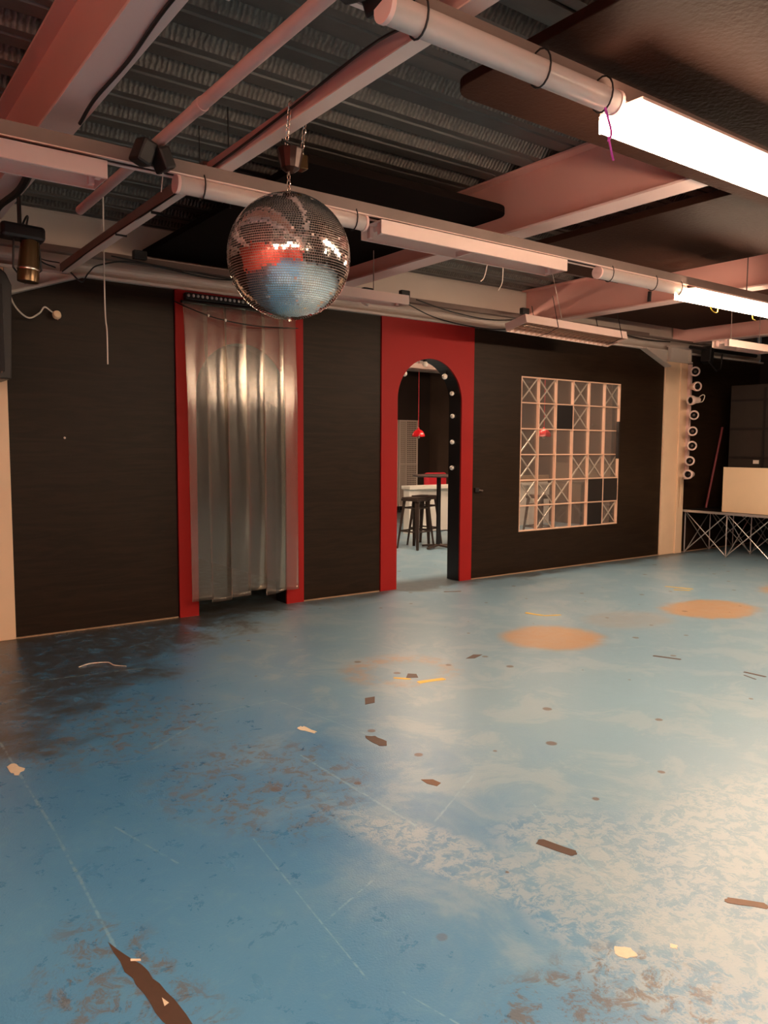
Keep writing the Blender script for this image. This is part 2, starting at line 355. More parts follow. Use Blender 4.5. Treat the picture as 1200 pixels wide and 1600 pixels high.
# ================================================================== STRUCTURE
def deckz(y):
    p = 0.3385; u = (y-3.508) % p
    return ZD+(0.055 if 0.012 < u < 0.115 else 0.0)-0.0005
ZD = 3.385      # underside of the deck pans
X0, X1, YB, YF = -3.2, 12.0, 14.5, -5.0
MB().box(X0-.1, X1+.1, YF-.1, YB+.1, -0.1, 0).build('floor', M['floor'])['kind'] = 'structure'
# ceiling: trapezoid steel deck with ribs running along X
mb = MB(); per = 0.3385; y = YF-0.1
y = 3.508 - per*math.ceil((3.508-YF)/per)
while y < YB+0.1:
    prof = [(0, 0), (0.012, 0.055), (0.115, 0.055), (0.165, 0.0), (0.215, 0), (0.222, 0.010), (0.237, 0.010), (0.244, 0), (per, 0)]
    for i in range(len(prof)-1):
        a, b = prof[i], prof[i+1]
        mi = 1 if i in (2,) else 0
        mb._add([(X0-.1, y+a[0], ZD+a[1]), (X1+.1, y+a[0], ZD+a[1]), (X1+.1, y+b[0], ZD+b[1]), (X0-.1, y+b[0], ZD+b[1])], [(0, 1, 2, 3)], mi)
    y += per
mb.box(X0-.1, X1+.1, YF-.1, YB+.1, ZD+0.07, ZD+0.12)
mb.build('ceiling', [M['deck'], M['emboss']])['kind'] = 'structure'

WY = 6.45; WT = 0.12
DOORS = ((2.53, 3.77, 2.704, 3.585, 2.40), (4.69, 5.952, 4.895, 5.78, 2.42))
WIN = (6.712, 8.552, 0.494, 2.318)
ZW = 2.80
mb = MB()
for a, b in ((X0, 2.525), (3.775, 4.685), (5.957, WIN[0]), (WIN[1], X1)): mb.box(a, b, WY, WY+WT, 0, ZW)
mb.box(WIN[0], WIN[1], WY, WY+WT, 0, WIN[2]); mb.box(WIN[0], WIN[1], WY, WY+WT, WIN[3], ZW)
mb.build('wall_back', M['black_ply'])['kind'] = 'structure'
MB().box(X0-.1, X0, YF, YB, 0, ZD).build('wall_left', M['red_wall'])['kind'] = 'structure'
MB().box(X1, X1+.1, YF, WY, 0, ZD).build('wall_right', M['black_wall'])['kind'] = 'structure'
MB().box(X1, X1+.1, WY+WT, YB, 0, ZD).build('wall_side', M['brown_wall'])['kind'] = 'structure'
MB().box(X0, 0.6, YF-.1, YF, 0, ZD).build('wall_front', M['red_wall'])['kind'] = 'structure'
MB().box(0.6, X1, YF-.1, YF, 0, ZD).build('wall_rear', M['black_wall'])['kind'] = 'structure'
MB().box(X0, X1, YB, YB+.1, 0, ZD).build('wall_far', M['dark_brown'])['kind'] = 'structure'
MB().box(4.10, 4.2, WY+WT, YB, 0, ZD).build('wall_partition', M['black_wall'])['kind'] = 'structure'
# unpainted edge where the plywood meets the floor
mb = MB()
for a, b in ((X0, 2.52), (3.78, 4.68), (5.96, X1)): mb.box(a, b, WY-0.012, WY-0.001, 0, 0.010)
mb.build('trim_1', M['bare'])['kind'] = 'structure'
# small white screws in the plywood
for (x, z, lab) in ((1.62, 1.548, 'small white screw head in the black plywood wall left of the plastic curtain'),):
    MB().lathe([(0, 0.006), (0.006, 0.005), (0.009, 0)], (x, WY-0.0005, z), 10, R=Matrix.Rotation(math.radians(90), 3, 'X')).build('wall_screw', M['white_cord'], smooth=True)
    tag(bpy.data.objects['wall_screw'], lab, 'screw')

def arch_pts(x0, x1, zt, n=28, z0=0):
    r = (x1-x0)/2; c = (x0+x1)/2; zs = zt-r
    return [(x0, z0)]+[(c+r*math.cos(math.pi-i*math.pi/n), zs+r*math.sin(math.pi-i*math.pi/n)) for i in range(n+1)]+[(x1, z0)]
def door(name, D, y0, label):
    x0, x1, a, b, zt = D; t = thing(name, ((x0+x1)/2, y0, 0), label, 'doorway', kind='structure')
    P = arch_pts(a, b, zt); yb = y0+0.022; zc = ZW+0.0
    mb = MB(); n = len(P)
    outer = [(x0, 0)]+[(x0+(x1-x0)*i/(n-3), zc) for i in range(n-2)]+[(x1, 0)]
    for i in range(n-1):
        for yy in (y0, yb):
            mb._add([(P[i][0], yy, P[i][1]), (P[i+1][0], yy, P[i+1][1]), (outer[i+1][0], yy, outer[i+1][1]), (outer[i][0], yy, outer[i][1])], [(0, 1, 2, 3)])
        mb._add([(outer[i][0], y0, outer[i][1]), (outer[i+1][0], y0, outer[i+1][1]), (outer[i+1][0], yb, outer[i+1][1]), (outer[i][0], yb, outer[i][1])], [(0, 1, 2, 3)])
        mb._add([(P[i][0], y0, P[i][1]), (P[i+1][0], y0, P[i+1][1]), (P[i+1][0], yb, P[i+1][1]), (P[i][0], yb, P[i][1])], [(0, 1, 2, 3)])
    mb.build('red_surround', M['red_paint'], t)
    mb = MB(); ye = y0+0.215
    for i in range(n-1):
        p, q = P[i], P[i+1]
        mb._add([(p[0], yb, p[1]), (q[0], yb, q[1]), (q[0], ye, q[1]), (p[0], ye, p[1])], [(0, 1, 2, 3)])
    # back face plate of the reveal box
    for i in range(n-1):
        for yy in (ye,):
            mb._add([(P[i][0], yy, P[i][1]), (P[i+1][0], yy, P[i+1][1]), (outer[i+1][0], yy, outer[i+1][1]), (outer[i][0], yy, outer[i][1])], [(0, 1, 2, 3)])
    mb.box(x0, x0+0.01, yb, ye, 0, zc); mb.box(x1-0.01, x1, yb, ye, 0, zc)
    r_ = mb.build('reveal', M['black_paint'], t); r_['label'] = 'black inner face of the arch'
    return t
door('door_1', DOORS[0], 6.425, 'red arched doorway behind the clear plastic strip curtain')
door('door_2', DOORS[1], 6.435, 'open red arched doorway lined with globe bulbs')

# ------------------------------------------------------------------ glass block window
win = thing('window_1', ((WIN[0]+WIN[1])/2, WY, WIN[2]), 'square window of six by six glass blocks in the black wall', 'window', kind='structure')
x0, x1, z0, z1 = WIN; cw = (x1-x0)/6; ch = (z1-z0)/6; yd0, yd1 = WY-0.006, WY+0.032
pat = ['XXCXCX', 'CXBXCC', 'XCCCCC', 'XCCXXX', 'XXXCBB', 'CXCCBX']
for i in range(7):
    x = x0+i*cw
    if i == 6: MB().box(x-0.012, x, yd0, yd1, z0, z1).build('mullion', M['block'], win)
    elif i == 0: MB().box(x, x+0.012, yd0, yd1, z0, z1).build('mullion', M['block'], win)
    else: MB().box(x-0.008, x+0.008, yd0, yd1, z0, z1).build('mullion', M['block'], win)
for j in range(7):
    z = z0+j*ch; a, b = (z-0.007, z+0.007) if 0 < j < 6 else ((z, z+0.014) if j == 0 else (z-0.014, z))
    MB().box(x0, x1, yd0+0.002, yd1, a, b).build('transom', M['block'], win)
for j in range(6):
    for i in range(6):
        k = pat[j][i]; xa, xb = x0+i*cw+0.0082, x0+(i+1)*cw-0.0082; za, zb = z1-(j+1)*ch+0.0082, z1-j*ch-0.0082
        if i == 0: xa += .002
        if i == 5: xb -= .002
        if k == 'B':
            o = MB().box(xa, xb, yd0+0.004, yd0+0.02, za, zb).build('blanking_board', M['black_paint'], win); o['label'] = 'black board filling a block'
        else:
            p = MB().box(xa, xb, WY+0.024, WY+0.030, za, zb).build('glass_pane', M['pane'], win)
            if k == 'X':
                mb = MB(); yy = WY+0.020
                mb.bar((xa, yy, za), (xb, yy, zb), 0.007, 0.016); mb.bar((xa, yy-0.002, zb), (xb, yy-0.002, za), 0.007, 0.016)
                mb.build('cross_ridge', M['ridge'], p)
o = MB().box(8.478, 8.500, WY-0.05, WY-0.012, 1.35, 1.83).build('black_batten', M['black_paint']); tag(o, 'short black batten standing proud at the right edge of the glass block window', 'batten')

# ------------------------------------------------------------------ columns, beams
def column(x0, x1, label, right):
    t = thing('column', ((x0+x1)/2, WY, 0), label, 'column')
    mb = MB().box(x0, x1, WY-0.03, WY-0.0005, 0, 2.80)
    mb.build('shaft', M['cream'], t, bevel=0.006)
    if right:
        MB().box(x1-0.16, x1, WY-0.05, WY-0.0305, 0, 2.67).build('raised_strip', M['cream'], t, bevel=0.005)
        mb = MB().box(x0-0.03, x1+0.03, WY-0.10, WY-0.0505, 2.67, 2.69).box(x0-0.03, x1+0.03, WY-0.10, WY-0.0505, 2.86, 2.88)
        mb.box(x0, x0+0.02, WY-0.10, WY-0.0505, 2.69, 2.86).box(x1-0.02, x1, WY-0.10, WY-0.0505, 2.69, 2.86).box(x0+0.02, x1-0.02, WY-0.06, WY-0.0505, 2.69, 2.86)
        mb.build('cap_bracket', M['bone'], t)
        a, s = x0-0.001, -1
    else: a, s = x1+0.001, 1
    zt = 2.82; mb = MB()
    mb.prism([(a, 2.60), (a+s*0.55, zt-0.02), (a, zt-0.02)], WY-0.045, WY-0.03, 'y')
    mb.bar((a, WY-0.06, 2.60), (a+s*0.56, WY-0.06, zt-0.015), 0.10, 0.018)
    mb.build('haunch', M['bone'], t)
    return t
column(9.49, 9.98, 'cream boxed column at the right end of the wall carrying a row of round spotlights', True)
column(0.73, 1.215, 'cream boxed column at the left edge below the hanging loudspeaker', False)

def ibeam_y(xc, y0, y1, zb, zt, hw, label, material, tf=0.015):
    t = thing('steel_beam', (xc, (y0+y1)/2, zb), label, 'beam', 'steel beams under the deck')
    MB().box(xc-0.006, xc+0.006, y0, y1, zb+tf, zt-tf).build('web', material, t)
    MB().box(xc-hw, xc+hw, y0, y1, zb, zb+tf).build('lower_flange', M['pinkwhite'], t, bevel=0.002)
    MB().box(xc-hw, xc+hw, y0, y1, zt-tf, zt).build('upper_flange', material, t, bevel=0.002)
    return t
beam_red = mat('salmon_painted_steel', (0.74, 0.38, 0.33), 0.45, noise=0.05, nscale=2)
for xc, hw, lab in ((1.005, 0.078, 'big pink steel beam crossing the upper left corner with a black cable on it'), (4.06, 0.09, 'pink steel beam running away behind the near lit light'), (7.14, 0.09, 'pink steel beam above the second lit light'), (10.2, 0.09, 'steel beam farthest right above the stage')):
    ibeam_y(xc, YF, 6.80, 2.97, ZD-0.001, hw, lab, beam_red)
t = thing('steel_beam', (4, 6.84, 3.09), 'bone coloured steel beam running along above the black wall under the deck', 'beam')
MB().box(X0, X1, 6.84, 6.852, 3.105, ZD-0.015).build('web', M['bone'], t)
MB().box(X0, X1, 6.80, 6.92, 3.085, 3.105).build('lower_flange', M['bone'], t)
MB().box(X0, X1, 6.835, 6.92, ZD-0.015, ZD-0.001).build('upper_flange', M['bone'], t)
t = thing('steel_beam', (4, 6.5, 2.82), 'pale steel beam lying directly on top of the black wall', 'beam')
MB().box(X0, X1, 6.40, 6.62, 2.801, 2.822).build('lower_flange', M['bone'], t)
n = 8; pr = [(6.50-0.05*math.sin(math.pi*i/n), 2.822+0.148*i/n) for i in range(n+1)]
mb = MB()
for i in range(n): mb._add([(X0, pr[i][0], pr[i][1]), (X1, pr[i][0], pr[i][1]), (X1, pr[i+1][0], pr[i+1][1]), (X0, pr[i+1][0], pr[i+1][1])], [(0, 1, 2, 3)])
mb.box(X0, X1, 6.51, 6.53, 2.822, 2.97)
mb.build('web', M['bone'], t, smooth=True)
MB().box(X0, X1, 6.42, 6.60, 2.97, 2.985).build('upper_flange', M['dark_strut'], t)
mb = MB().box(4.28, 4.285, 6.53, 6.82, 2.9, 3.1)
# beams of the far room
for y in (9.2, 11.8):
    t = thing('steel_beam', (8, y, 3.0), ('nearer' if y < 10 else 'farther')+' pale steel beam under the deck of the room behind the arch', 'beam')
    MB().box(4.2, X1, y-0.006, y+0.006, 3.015, ZD-0.016).build('web', M['bone'], t)
    MB().box(4.2, X1, y-0.09, y+0.09, 3.0, 3.015).build('lower_flange', M['pinkwhite'], t)
    MB().box(4.2, X1, y-0.09, y+0.09, ZD-0.016, ZD-0.001).build('upper_flange', M['bone'], t)

# ------------------------------------------------------------------ hanging black boards under the deck
def rounded(x0, x1, y0, y1, r, corners):
    pts = []
    for (cx, cy, a0, key) in ((x1, y1, 0, 'ne'), (x0, y1, 90, 'nw'), (x0, y0, 180, 'sw'), (x1, y0, 270, 'se')):
        if key in corners:
            sx, sy = (-1 if cx == x1 else 1), (-1 if cy == y1 else 1)
            for k in range(7):
                a = math.radians(a0+15*k); pts.append((cx+sx*r+r*math.cos(a), cy+sy*r+r*math.sin(a)))
        else: pts.append((cx, cy))
    return pts
def slab(pts, z, th, label, m='foam'):
    o = MB().prism(pts, z, z+th, 'z').build('ceiling_board', M[m], bevel=0.004); return tag(o, label, 'board')
slab(rounded(2.385, 4.045, 4.0, 6.78, 0.14, ('se',)), 3.12, 0.05, 'black board hung under the deck behind the mirror ball, with a rounded corner', 'foam_black')
slab(rounded(2.155, 9.0, -3.0, 2.50, 0.10, ('nw',)), 2.925, 0.042, 'large dark board low over the near lit light at the upper right')
slab(rounded(4.78, 6.46, 2.75, 4.95, 0.02, ()), 3.10, 0.05, 'dark blistered board between the two pink beams left of the second lit light')
slab(rounded(7.85, 9.7, 2.75, 6.3, 0.02, ()), 3.10, 0.05, 'dark board under the deck beyond the second lit light')
# blisters on the middle board
for (x, y, r) in ((5.9, 4.0, .20), (6.18, 3.75, .12), (6.25, 4.15, .13)):
    o = MB().lathe([(0.001, -0.022), (r*0.4, -0.018), (r*0.75, -0.008), (r, 0.0)], (x, y, 3.0995), 24).build('paint_blister', M['foam'], smooth=True)
    tag(o, {5.9: 'largest', 6.18: 'front small', 6.25: 'rear small'}[x]+' bulge in the dark blistered board', 'bulge')

# ================================================================== RAILS AND PIPES
def channel_x(y, x0, x1, zb, h, wd, label, rods):
    t = thing('channel_rail', ((x0+x1)/2, y, zb), label, 'rail')
    mb = MB(); mb.box(x0, x1, y-wd/2, y-wd/2+0.004, zb, zb+h).box(x0, x1, y+wd/2-0.004, y+wd/2, zb, zb+h).box(x0, x1, y-wd/2+0.004, y+wd/2-0.004, zb+h-0.004, zb+h)
    mb.build('channel', M['dark_strut'], t)
    mb = MB(); mb.box(x0, x1, y-wd/2-0.006, y-wd/2+0.014, zb-0.006, zb-0.0002).box(x0, x1, y+wd/2-0.014, y+wd/2+0.006, zb-0.006, zb-0.0002)
    mb.build('lip', M['housing'], t)
    for x in rods: MB().tube([(x, y, zb+h), (x, y, deckz(y))], 0.005).build('hanger_rod', M['dark_strut'], t)
    return t
channel_x(3.70, X0+.05, 11.9, 2.786, 0.062, 0.07, 'long metal channel rail crossing behind the mirror ball and carrying the second row of lights', (-1.2, 0.4, 6.6, 8.6, 10.6))
channel_x(1.95, 1.32, 11.9, 2.786, 0.062, 0.07, 'metal channel rail above the near tube light and near lit light', (4.6, 7.0))
t = thing('channel_rail', (4, 6.66, 3.03), 'grey channel rail with cables clipped to it above the wall top', 'rail')
MB().box(X0+.05, 9.4, 6.64, 6.70, 3.00, 3.07).build('channel', M['dark_strut'], t)
MB().box(X0+.05, 9.4, 6.625, 6.64, 2.995, 3.003).build('lip', M['bone'], t)
# strut running away from the camera with the mirror ball on it (two lengths, the far one sloping down to the wall)
t = thing('ceiling_strut', (1.7145, 2.1, 2.848), 'pink channel strut at the upper middle carrying the mirror ball', 'strut')
MB().box(1.684, 1.745, 0.4, 3.90, 2.8545, 2.920).build('channel', M['strut'], t)
MB().box(1.680, 1.749, 0.4, 3.90, 2.848, 2.854).build('lip', M['housing'], t)
for y in (1.2,): MB().tube([(1.7145, y, 2.92), (1.7145, y, deckz(y))], 0.005).build('hanger_rod', M['dark_strut'], t)
t = thing('ceiling_strut', (1.68, 5.0, 2.8), 'darker channel strut sloping from behind the mirror ball down to the wall top', 'strut')
MB().bar((1.69, 3.82, 2.895), (1.63, 6.38, 2.840), 0.055, 0.062).build('channel', M['dark_strut'], t)
MB().bar((1.69, 3.82, 2.861), (1.63, 6.38, 2.806), 0.06, 0.005).build('lip', M['housing'], t)
for y, x in ((3.92, 1.69), (4.5, 1.675), (5.1, 1.66)):
    MB().box(x-0.036, x+0.036, y, y+0.006, 2.82 if y > 4.4 else 2.84, 2.835 if y > 4.4 else 2.85).build('strap', M['cable'], t)
# round pipe
t = thing('conduit_pipe', (1.31, 2.5, 2.85), 'thin pink round pipe running away left of the mirror ball', 'pipe')
MB().tube([(1.340, 0.3, 2.877), (1.362, 4.93, 2.887)], 0.026, 16).build('pipe', M['strut'], t, smooth=True)
MB().tube([(1.3535, 3.1, 2.8832), (1.3538, 3.16, 2.8833)], 0.030, 16).build('coupling', M['strut'], t, smooth=True)
MB().lathe([(0.0, 0), (0.026, 0)], (1.362, 4.932, 2.887), 16, R=Matrix.Rotation(math.radians(90), 3, 'X')).build('open_end', M['cable'], t)
for (x, y, a, lab) in ((1.28, 3.60, 0.3, 'black rubber clamp where the pipe crosses the metal rail'), (1.30, 1.93, 0.2, 'black clamp on the near end of the pipe at the top edge')):
    mb = MB().obox((x, y, 2.82), (0.075, 0.10, 0.11), (0.2, a, 0.2)).obox((x+0.085, y-0.01, 2.80), (0.06, 0.11, 0.10), (0, -0.4, 0.1))
    tag(mb.build('pipe_clamp', M['cable'], bevel=0.012), lab, 'clamp')

# ================================================================== LIGHT FITTINGS
def tray(loc, L, label, lit=False, ext=0.18, W=0.2, rz=0, group='strip lights', hang=None):
    t = thing('strip_light', loc, label, 'light', group, rot=(0, 0, rz)); h = 0.075; T = 0.004
    mb = MB(); mb.box(0, L, -W/2, W/2, h-T, h).box(0, L, -W/2, -W/2+T, 0, h-T).box(0, L, W/2-T, W/2, 0, h-T)
    mb.box(0, L, -W/2+T, -W/2+0.014, -0.001, 0.003).box(0, L, W/2-0.014, W/2-T, -0.001, 0.003)
    if ext: mb.box(L, L+ext, -W/2, -W/2+0.08, 0.012, h)
    mb.box(L-T, L-0.0005, -W/2+T, W/2-T, 0, h-T)
    mb.build('housing', M['housing'], t, local=True)
    MB().prism([(-W/2+0.02, 0.068), (-0.04, 0.040), (0.04, 0.040), (W/2-0.02, 0.068)], 0.05, L-0.03, 'x').build('reflector', M['housing'], t, local=True)
    for sx in (0.03, L-0.03):
        for sy in (-0.05, 0.05): MB().box(sx-0.012, sx+0.012, sy-0.014, sy+0.014, 0.005, 0.07).build('lamp_holder', M['pinkwhite'], t, local=True)
    MB().box(L*0.46, L*0.46+0.012, -W/2+0.015, W/2-0.015, 0.004, 0.038).build('cross_brace', M['housing'], t, local=True)
    for x in (L*0.2, L*0.8):
        MB().tube([(x, 0, h), (x, 0, 2.780-loc[2] if hang is None else deckz(loc[1])-loc[2])], 0.004).build('suspension_hook', M['dark_strut'], t, local=True)
    if lit:
        for sy in (-0.05, 0.05): MB().tube([(0.045, sy, 0.022), (L-0.045, sy, 0.022)], 0.014, 12).build('tube', M['tube_on'], t, local=True, smooth=True)['label'] = 'glowing fluorescent tube'
    return t
def lit_tray(loc, L, label, W=0.19, hang=None, **k):
    t = thing('strip_light', loc, label, 'light', 'strip lights'); h = 0.075
    MB().box(0.004, L-0.004, -W/2+0.004, W/2-0.004, 0, h-0.012).build('diffuser', M['tube_on'], t, local=True, bevel=0.004)['label'] = 'glowing white diffuser'
    MB().box(0, L, -W/2, W/2, h-0.0115, h).build('back_plate', M['housing'], t, local=True)
    for x in (-0.003, L-0.001): MB().box(x, x+0.004, -W/2, W/2, 0, h-0.012).build('end_plate', M['tube_on'], t, local=True)
    for x in (L*0.2, L*0.8): MB().tube([(x, 0, h), (x, 0, 0.098 if hang is None else deckz(loc[1])-loc[2])], 0.004).build('suspension_hook', M['dark_strut'], t, local=True)
    return t
NEAR = lit_tray((2.47, 1.90, 2.682), 1.5, 'glowing strip light nearest the camera at the upper right', ext=0.0)
SEC = lit_tray((5.66, 3.68, 2.682), 1.5, 'glowing strip light farther away at the right edge', ext=0.0)
tray((2.62, 3.705, 2.681), 1.55, 'unlit open strip light tray right of the mirror ball', ext=0.0)
tray((-0.35, 3.675, 2.664), 1.46, 'unlit strip light at the left edge below the big pink beam', ext=0.0)
tray((-0.55, 1.90, 2.672), 1.50, 'unlit strip light whose end pokes in at the top edge', ext=0.0, hang=1)
tray((2.62, 5.42, 2.70), 1.55, 'unlit strip light low over the wall, its right end above the open arch', ext=0.0, W=0.18, hang=1)
tray((8.08, 4.80, 2.60), 1.0, 'unlit strip light above the stage at the right edge', ext=0.0, hang=1)
lit_tray((4.05, 1.90, 2.682), 1.5, 'added glowing strip light continuing the near row beyond the right edge')  # added out of view to light the right side of the floor
lit_tray((7.28, 3.68, 2.682), 1.5, 'added glowing strip light continuing the far row beyond the right edge')  # added out of view to light the column and stage
# unseen lights guessed behind the camera, same fittings; the last two are added fill
lit_tray((-2.2, -1.2, 2.682), 1.5, 'glowing strip light behind the camera on the left', hang=1)
lit_tray((1.0, -1.6, 2.682), 1.5, 'glowing strip light behind the camera in the middle', hang=1)
lit_tray((4.6, -1.2, 2.682), 1.5, 'glowing strip light behind the camera on the right', hang=1)
lit_tray((-2.4, 0.6, 2.682), 1.5, 'added fill strip light beside the red left wall, left of the camera', hang=1)  # added fill for the red wall and the left beam
lit_tray((-0.6, -0.3, 2.682), 1.5, 'added fill strip light just behind and left of the camera', hang=1)  # added fill to brighten the left of the floor
# far room
FAR = lit_tray((6.0, 7.65, 2.75), 1.5, 'glowing strip light just behind the arch wall', hang=1)
lit_tray((5.6, 8.15, 2.75), 1.5, 'added second glowing strip light just behind the arch wall', hang=1)  # added next to the first to brighten the floor in the arch
lit_tray((6.4, 12.6, 2.75), 1.5, 'added glowing strip light deep in the far room', hang=1)  # added out of sight to brighten the cages and far walls
lit_tray((9.2, 9.3, 2.86), 1.5, 'added glowing strip light over the white counter of the far room', hang=1)  # added out of sight to light the counter front
tray((7.2, 9.8, 2.72), 1.3, 'unlit strip light seen through the top of the arch', ext=0.0, hang=1)

def tube_light(loc, L, label):
    t = thing('tube_light', loc, label, 'light', 'clear tube lights')
    MB().tube([(0, 0, 0), (L, 0, 0)], 0.042, 20).build('diffuser', M['diffuser'], t, local=True, smooth=True)
    MB().box(0.03, L-0.03, -0.022, 0.022, 0.008, 0.034).build('body', M['housing'], t, local=True)
    MB().tube([(0.05, 0, -0.012), (L-0.05, 0, -0.012)], 0.013, 10).build('tube', M['tube_off'], t, local=True, smooth=True)
    for x, s in ((0, 1), (L, -1)): MB().tube([(x-0.004*s, 0, 0), (x+0.012*s, 0, 0)], 0.045, 20).build('end_cap', M['pinkwhite'], t, local=True, smooth=True)
    for x in (L*0.12, L*0.62, L*0.93):
        MB().tube([(x, 0.048*math.cos(a), 0.012+0.062*math.sin(a)) for a in [i*math.pi/8 for i in range(17)]], 0.0035, 6).build('cable_tie', M['cable'], t, local=True)
    return t
tube_light((1.375, 1.885, 2.745), 1.04, 'pink tinted clear tube light at the top of the picture, nearest the camera')
tube_light((1.47, 3.70, 2.745), 1.10, 'clear tube light passing behind the mirror ball')
tube_light((4.60, 3.70, 2.745), 1.05, 'clear tube light left of the far glowing strip light')

# louvred fitting above the window
t = thing('louvre_light', (5.74, 5.46, 2.72), 'unlit louvred light fitting hanging above the glass block window', 'light', rot=(math.radians(-14), 0, math.radians(4.2)))
L, W, h, T = 1.78, 0.27, 0.085, 0.005
mb = MB().box(0, L, 0, W, h-T, h).box(0, L, 0, T, 0, h-T).box(0, L, W-T, W, 0, h-T).box(0, T, T, W-T, 0, h-T).box(L-T, L, T, W-T, 0, h-T)
mb.build('housing', M['housing'], t, local=True)
for i in range(21):
    x = 0.04+i*(L-0.08)/20
    MB().prism([(T+0.001, 0.055), (T+0.001, 0.001), (W/2, 0.022), (W-T-0.001, 0.001), (W-T-0.001, 0.055)], x-0.002, x+0.002, 'x').build('louvre_blade', M['louvre'], t, local=True)
MB().box(T, L-T, W/2-0.004, W/2+0.004, 0.001, 0.05).build('centre_blade', M['louvre'], t, local=True)
for y in (0.07, 0.20): MB().tube([(0.03, y, 0.064), (L-0.03, y, 0.064)], 0.013, 10).build('tube', M['tube_off'], t, local=True, smooth=True)
for x in (0.5, 1.66):
    MB().tube([(x, -0.004, h+0.25), (x, -0.004, 0), (x+0.01, W/2, -0.012), (x, W+0.004, 0), (x, W+0.004, h+0.25)], 0.004, 6).build('cable_tie', M['cable'], t, local=True)
MB().tube([(0.62, 0.02, h), (0.60, 0.02, 0.665)], 0.003, 6).build('hanging_cord', M['white_cord'], t, local=True)

# ================================================================== MIRROR BALL
BC = Vector((1.692, 3.0, 2.302)); BR = 0.262
ball = thing('mirror_ball', BC, 'large mirror ball covered in small square mirrors hanging in front of the red arches', 'mirror ball')
mb = MB(); N = 30
prof = [(max(0.0005, (BR-0.0025)*math.sin(math.pi*i/N)), -(BR-0.0025)*math.cos(math.pi*i/N)) for i in range(N+1)]
mb.lathe(prof, (0, 0, 0), 48); mb.build('core', M['grout'], ball, local=True, smooth=True)
mb = MB(); rnd = random.Random(3); size = 0.0102; rows = int(math.pi*BR/size)
for r in range(2, rows-1):
    ph = math.pi*(r+0.5)/rows; rr = BR*math.sin(ph); nn = max(6, int(2*math.pi*rr/size)); off = rnd.random()
    for k in range(nn):
        if rnd.random() < 0.003: continue
        th = 2*math.pi*(k+off)/nn
        nrm = Vector((math.sin(ph)*math.cos(th), math.sin(ph)*math.sin(th), math.cos(ph)))
        e1 = Vector((-math.sin(th), math.cos(th), 0)); e2 = nrm.cross(e1)
        c = nrm*BR
        nj = (nrm+e1*rnd.gauss(0, 0.022)+e2*rnd.gauss(0, 0.018)).normalized()
        e1j = (e1-nj*e1.dot(nj)).normalized(); e2j = nj.cross(e1j)
        wd = (2*math.pi*rr/nn)*0.45; ht = size*0.42
        vs = [c+e1j*a*wd+e2j*b_*ht for a, b_ in ((-1, -1), (1, -1), (1, 1), (-1, 1))]
        vs += [v-nrm*0.003 for v in vs]
        mb._add(vs, [(0, 1, 2, 3), (0, 4, 5, 1), (1, 5, 6, 2), (2, 6, 7, 3), (3, 7, 4, 0)])
mb.build('mirror_tiles', M['mirror'], ball, local=True)
MB().lathe([(0, -0.272), (0.006, -0.270), (0.006, -0.262)], (0, 0, 0), 10).build('bottom_nut', M['chrome'], ball, local=True)
MB().lathe([(0.05, 0.250), (0.045, 0.263), (0.0, 0.266)], (0, 0, 0), 24).build('top_cap', M['chrome'], ball, local=True)
def link(c, R, a=0.016, b=0.008, r=0.0022, n=18):
    pts = []
    for i in range(n+1):
        t_ = 2*math.pi*i/n; x = b*math.cos(t_); z = a*math.sin(t_)
        pts.append(Vector(c)+R@Vector((x, 0, z)))
    return MB().tube(pts, r, 6, cap=False)
def chain(name, a, b, label, parent=None, s=0.024):
    a, b = Vector(a), Vector(b); d = (b-a); n = max(2, int(d.length/s)); t = thing(name, a, label, 'chain') if parent is None else parent
    q = Vector((0, 0, 1)).rotation_difference(d.normalized()).to_matrix()
    for i in range(n):
        R = q@Matrix.Rotation(math.radians(90*(i % 2)+20), 3, 'Z')
        link(a+d*(i+0.5)/n, R, a=s*0.68, b=s*0.34).build('chain_link', M['chrome'], t, smooth=True)
    return t
chain('hanging_chain', (1.692, 3.0, 2.572), (1.692, 3.0, 2.648), 'short steel chain between the mirror ball and its motor')
mo = thing('ball_motor', (1.70, 3.0, 2.65), 'dark tapered motor hanging from the pink strut above the mirror ball', 'motor')
MB().lathe([(0.0, 0.0), (0.018, 0.0), (0.040, 0.016), (0.056, 0.088), (0.056, 0.094), (0.0, 0.094)], (1.70, 3.0, 2.655), 12).build('casing', M['motor'], mo)
MB().box(1.735, 1.775, 2.975, 3.03, 2.675, 2.735).build('gear_box', M['gold'], mo, bevel=0.006)
MB().tube([(1.692, 3.0, 2.64), (1.692, 3.0, 2.66)], 0.006).build('drive_shaft', M['chrome'], mo)
MB().tube([(1.64, 2.96, 2.75), (1.64, 2.96, 2.765), (1.76, 3.02, 2.765), (1.76, 3.02, 2.75)], 0.004).build('mounting_bail', M['cable'], mo)
chain('hanging_chain', (1.672, 2.985, 2.75), (1.662, 2.93, 2.91), 'steel chain over the strut at the left of the ball motor')
chain('hanging_chain', (1.755, 3.00, 2.735), (1.760, 2.97, 2.90), 'steel chain from the pink strut down to the right side of the ball motor')

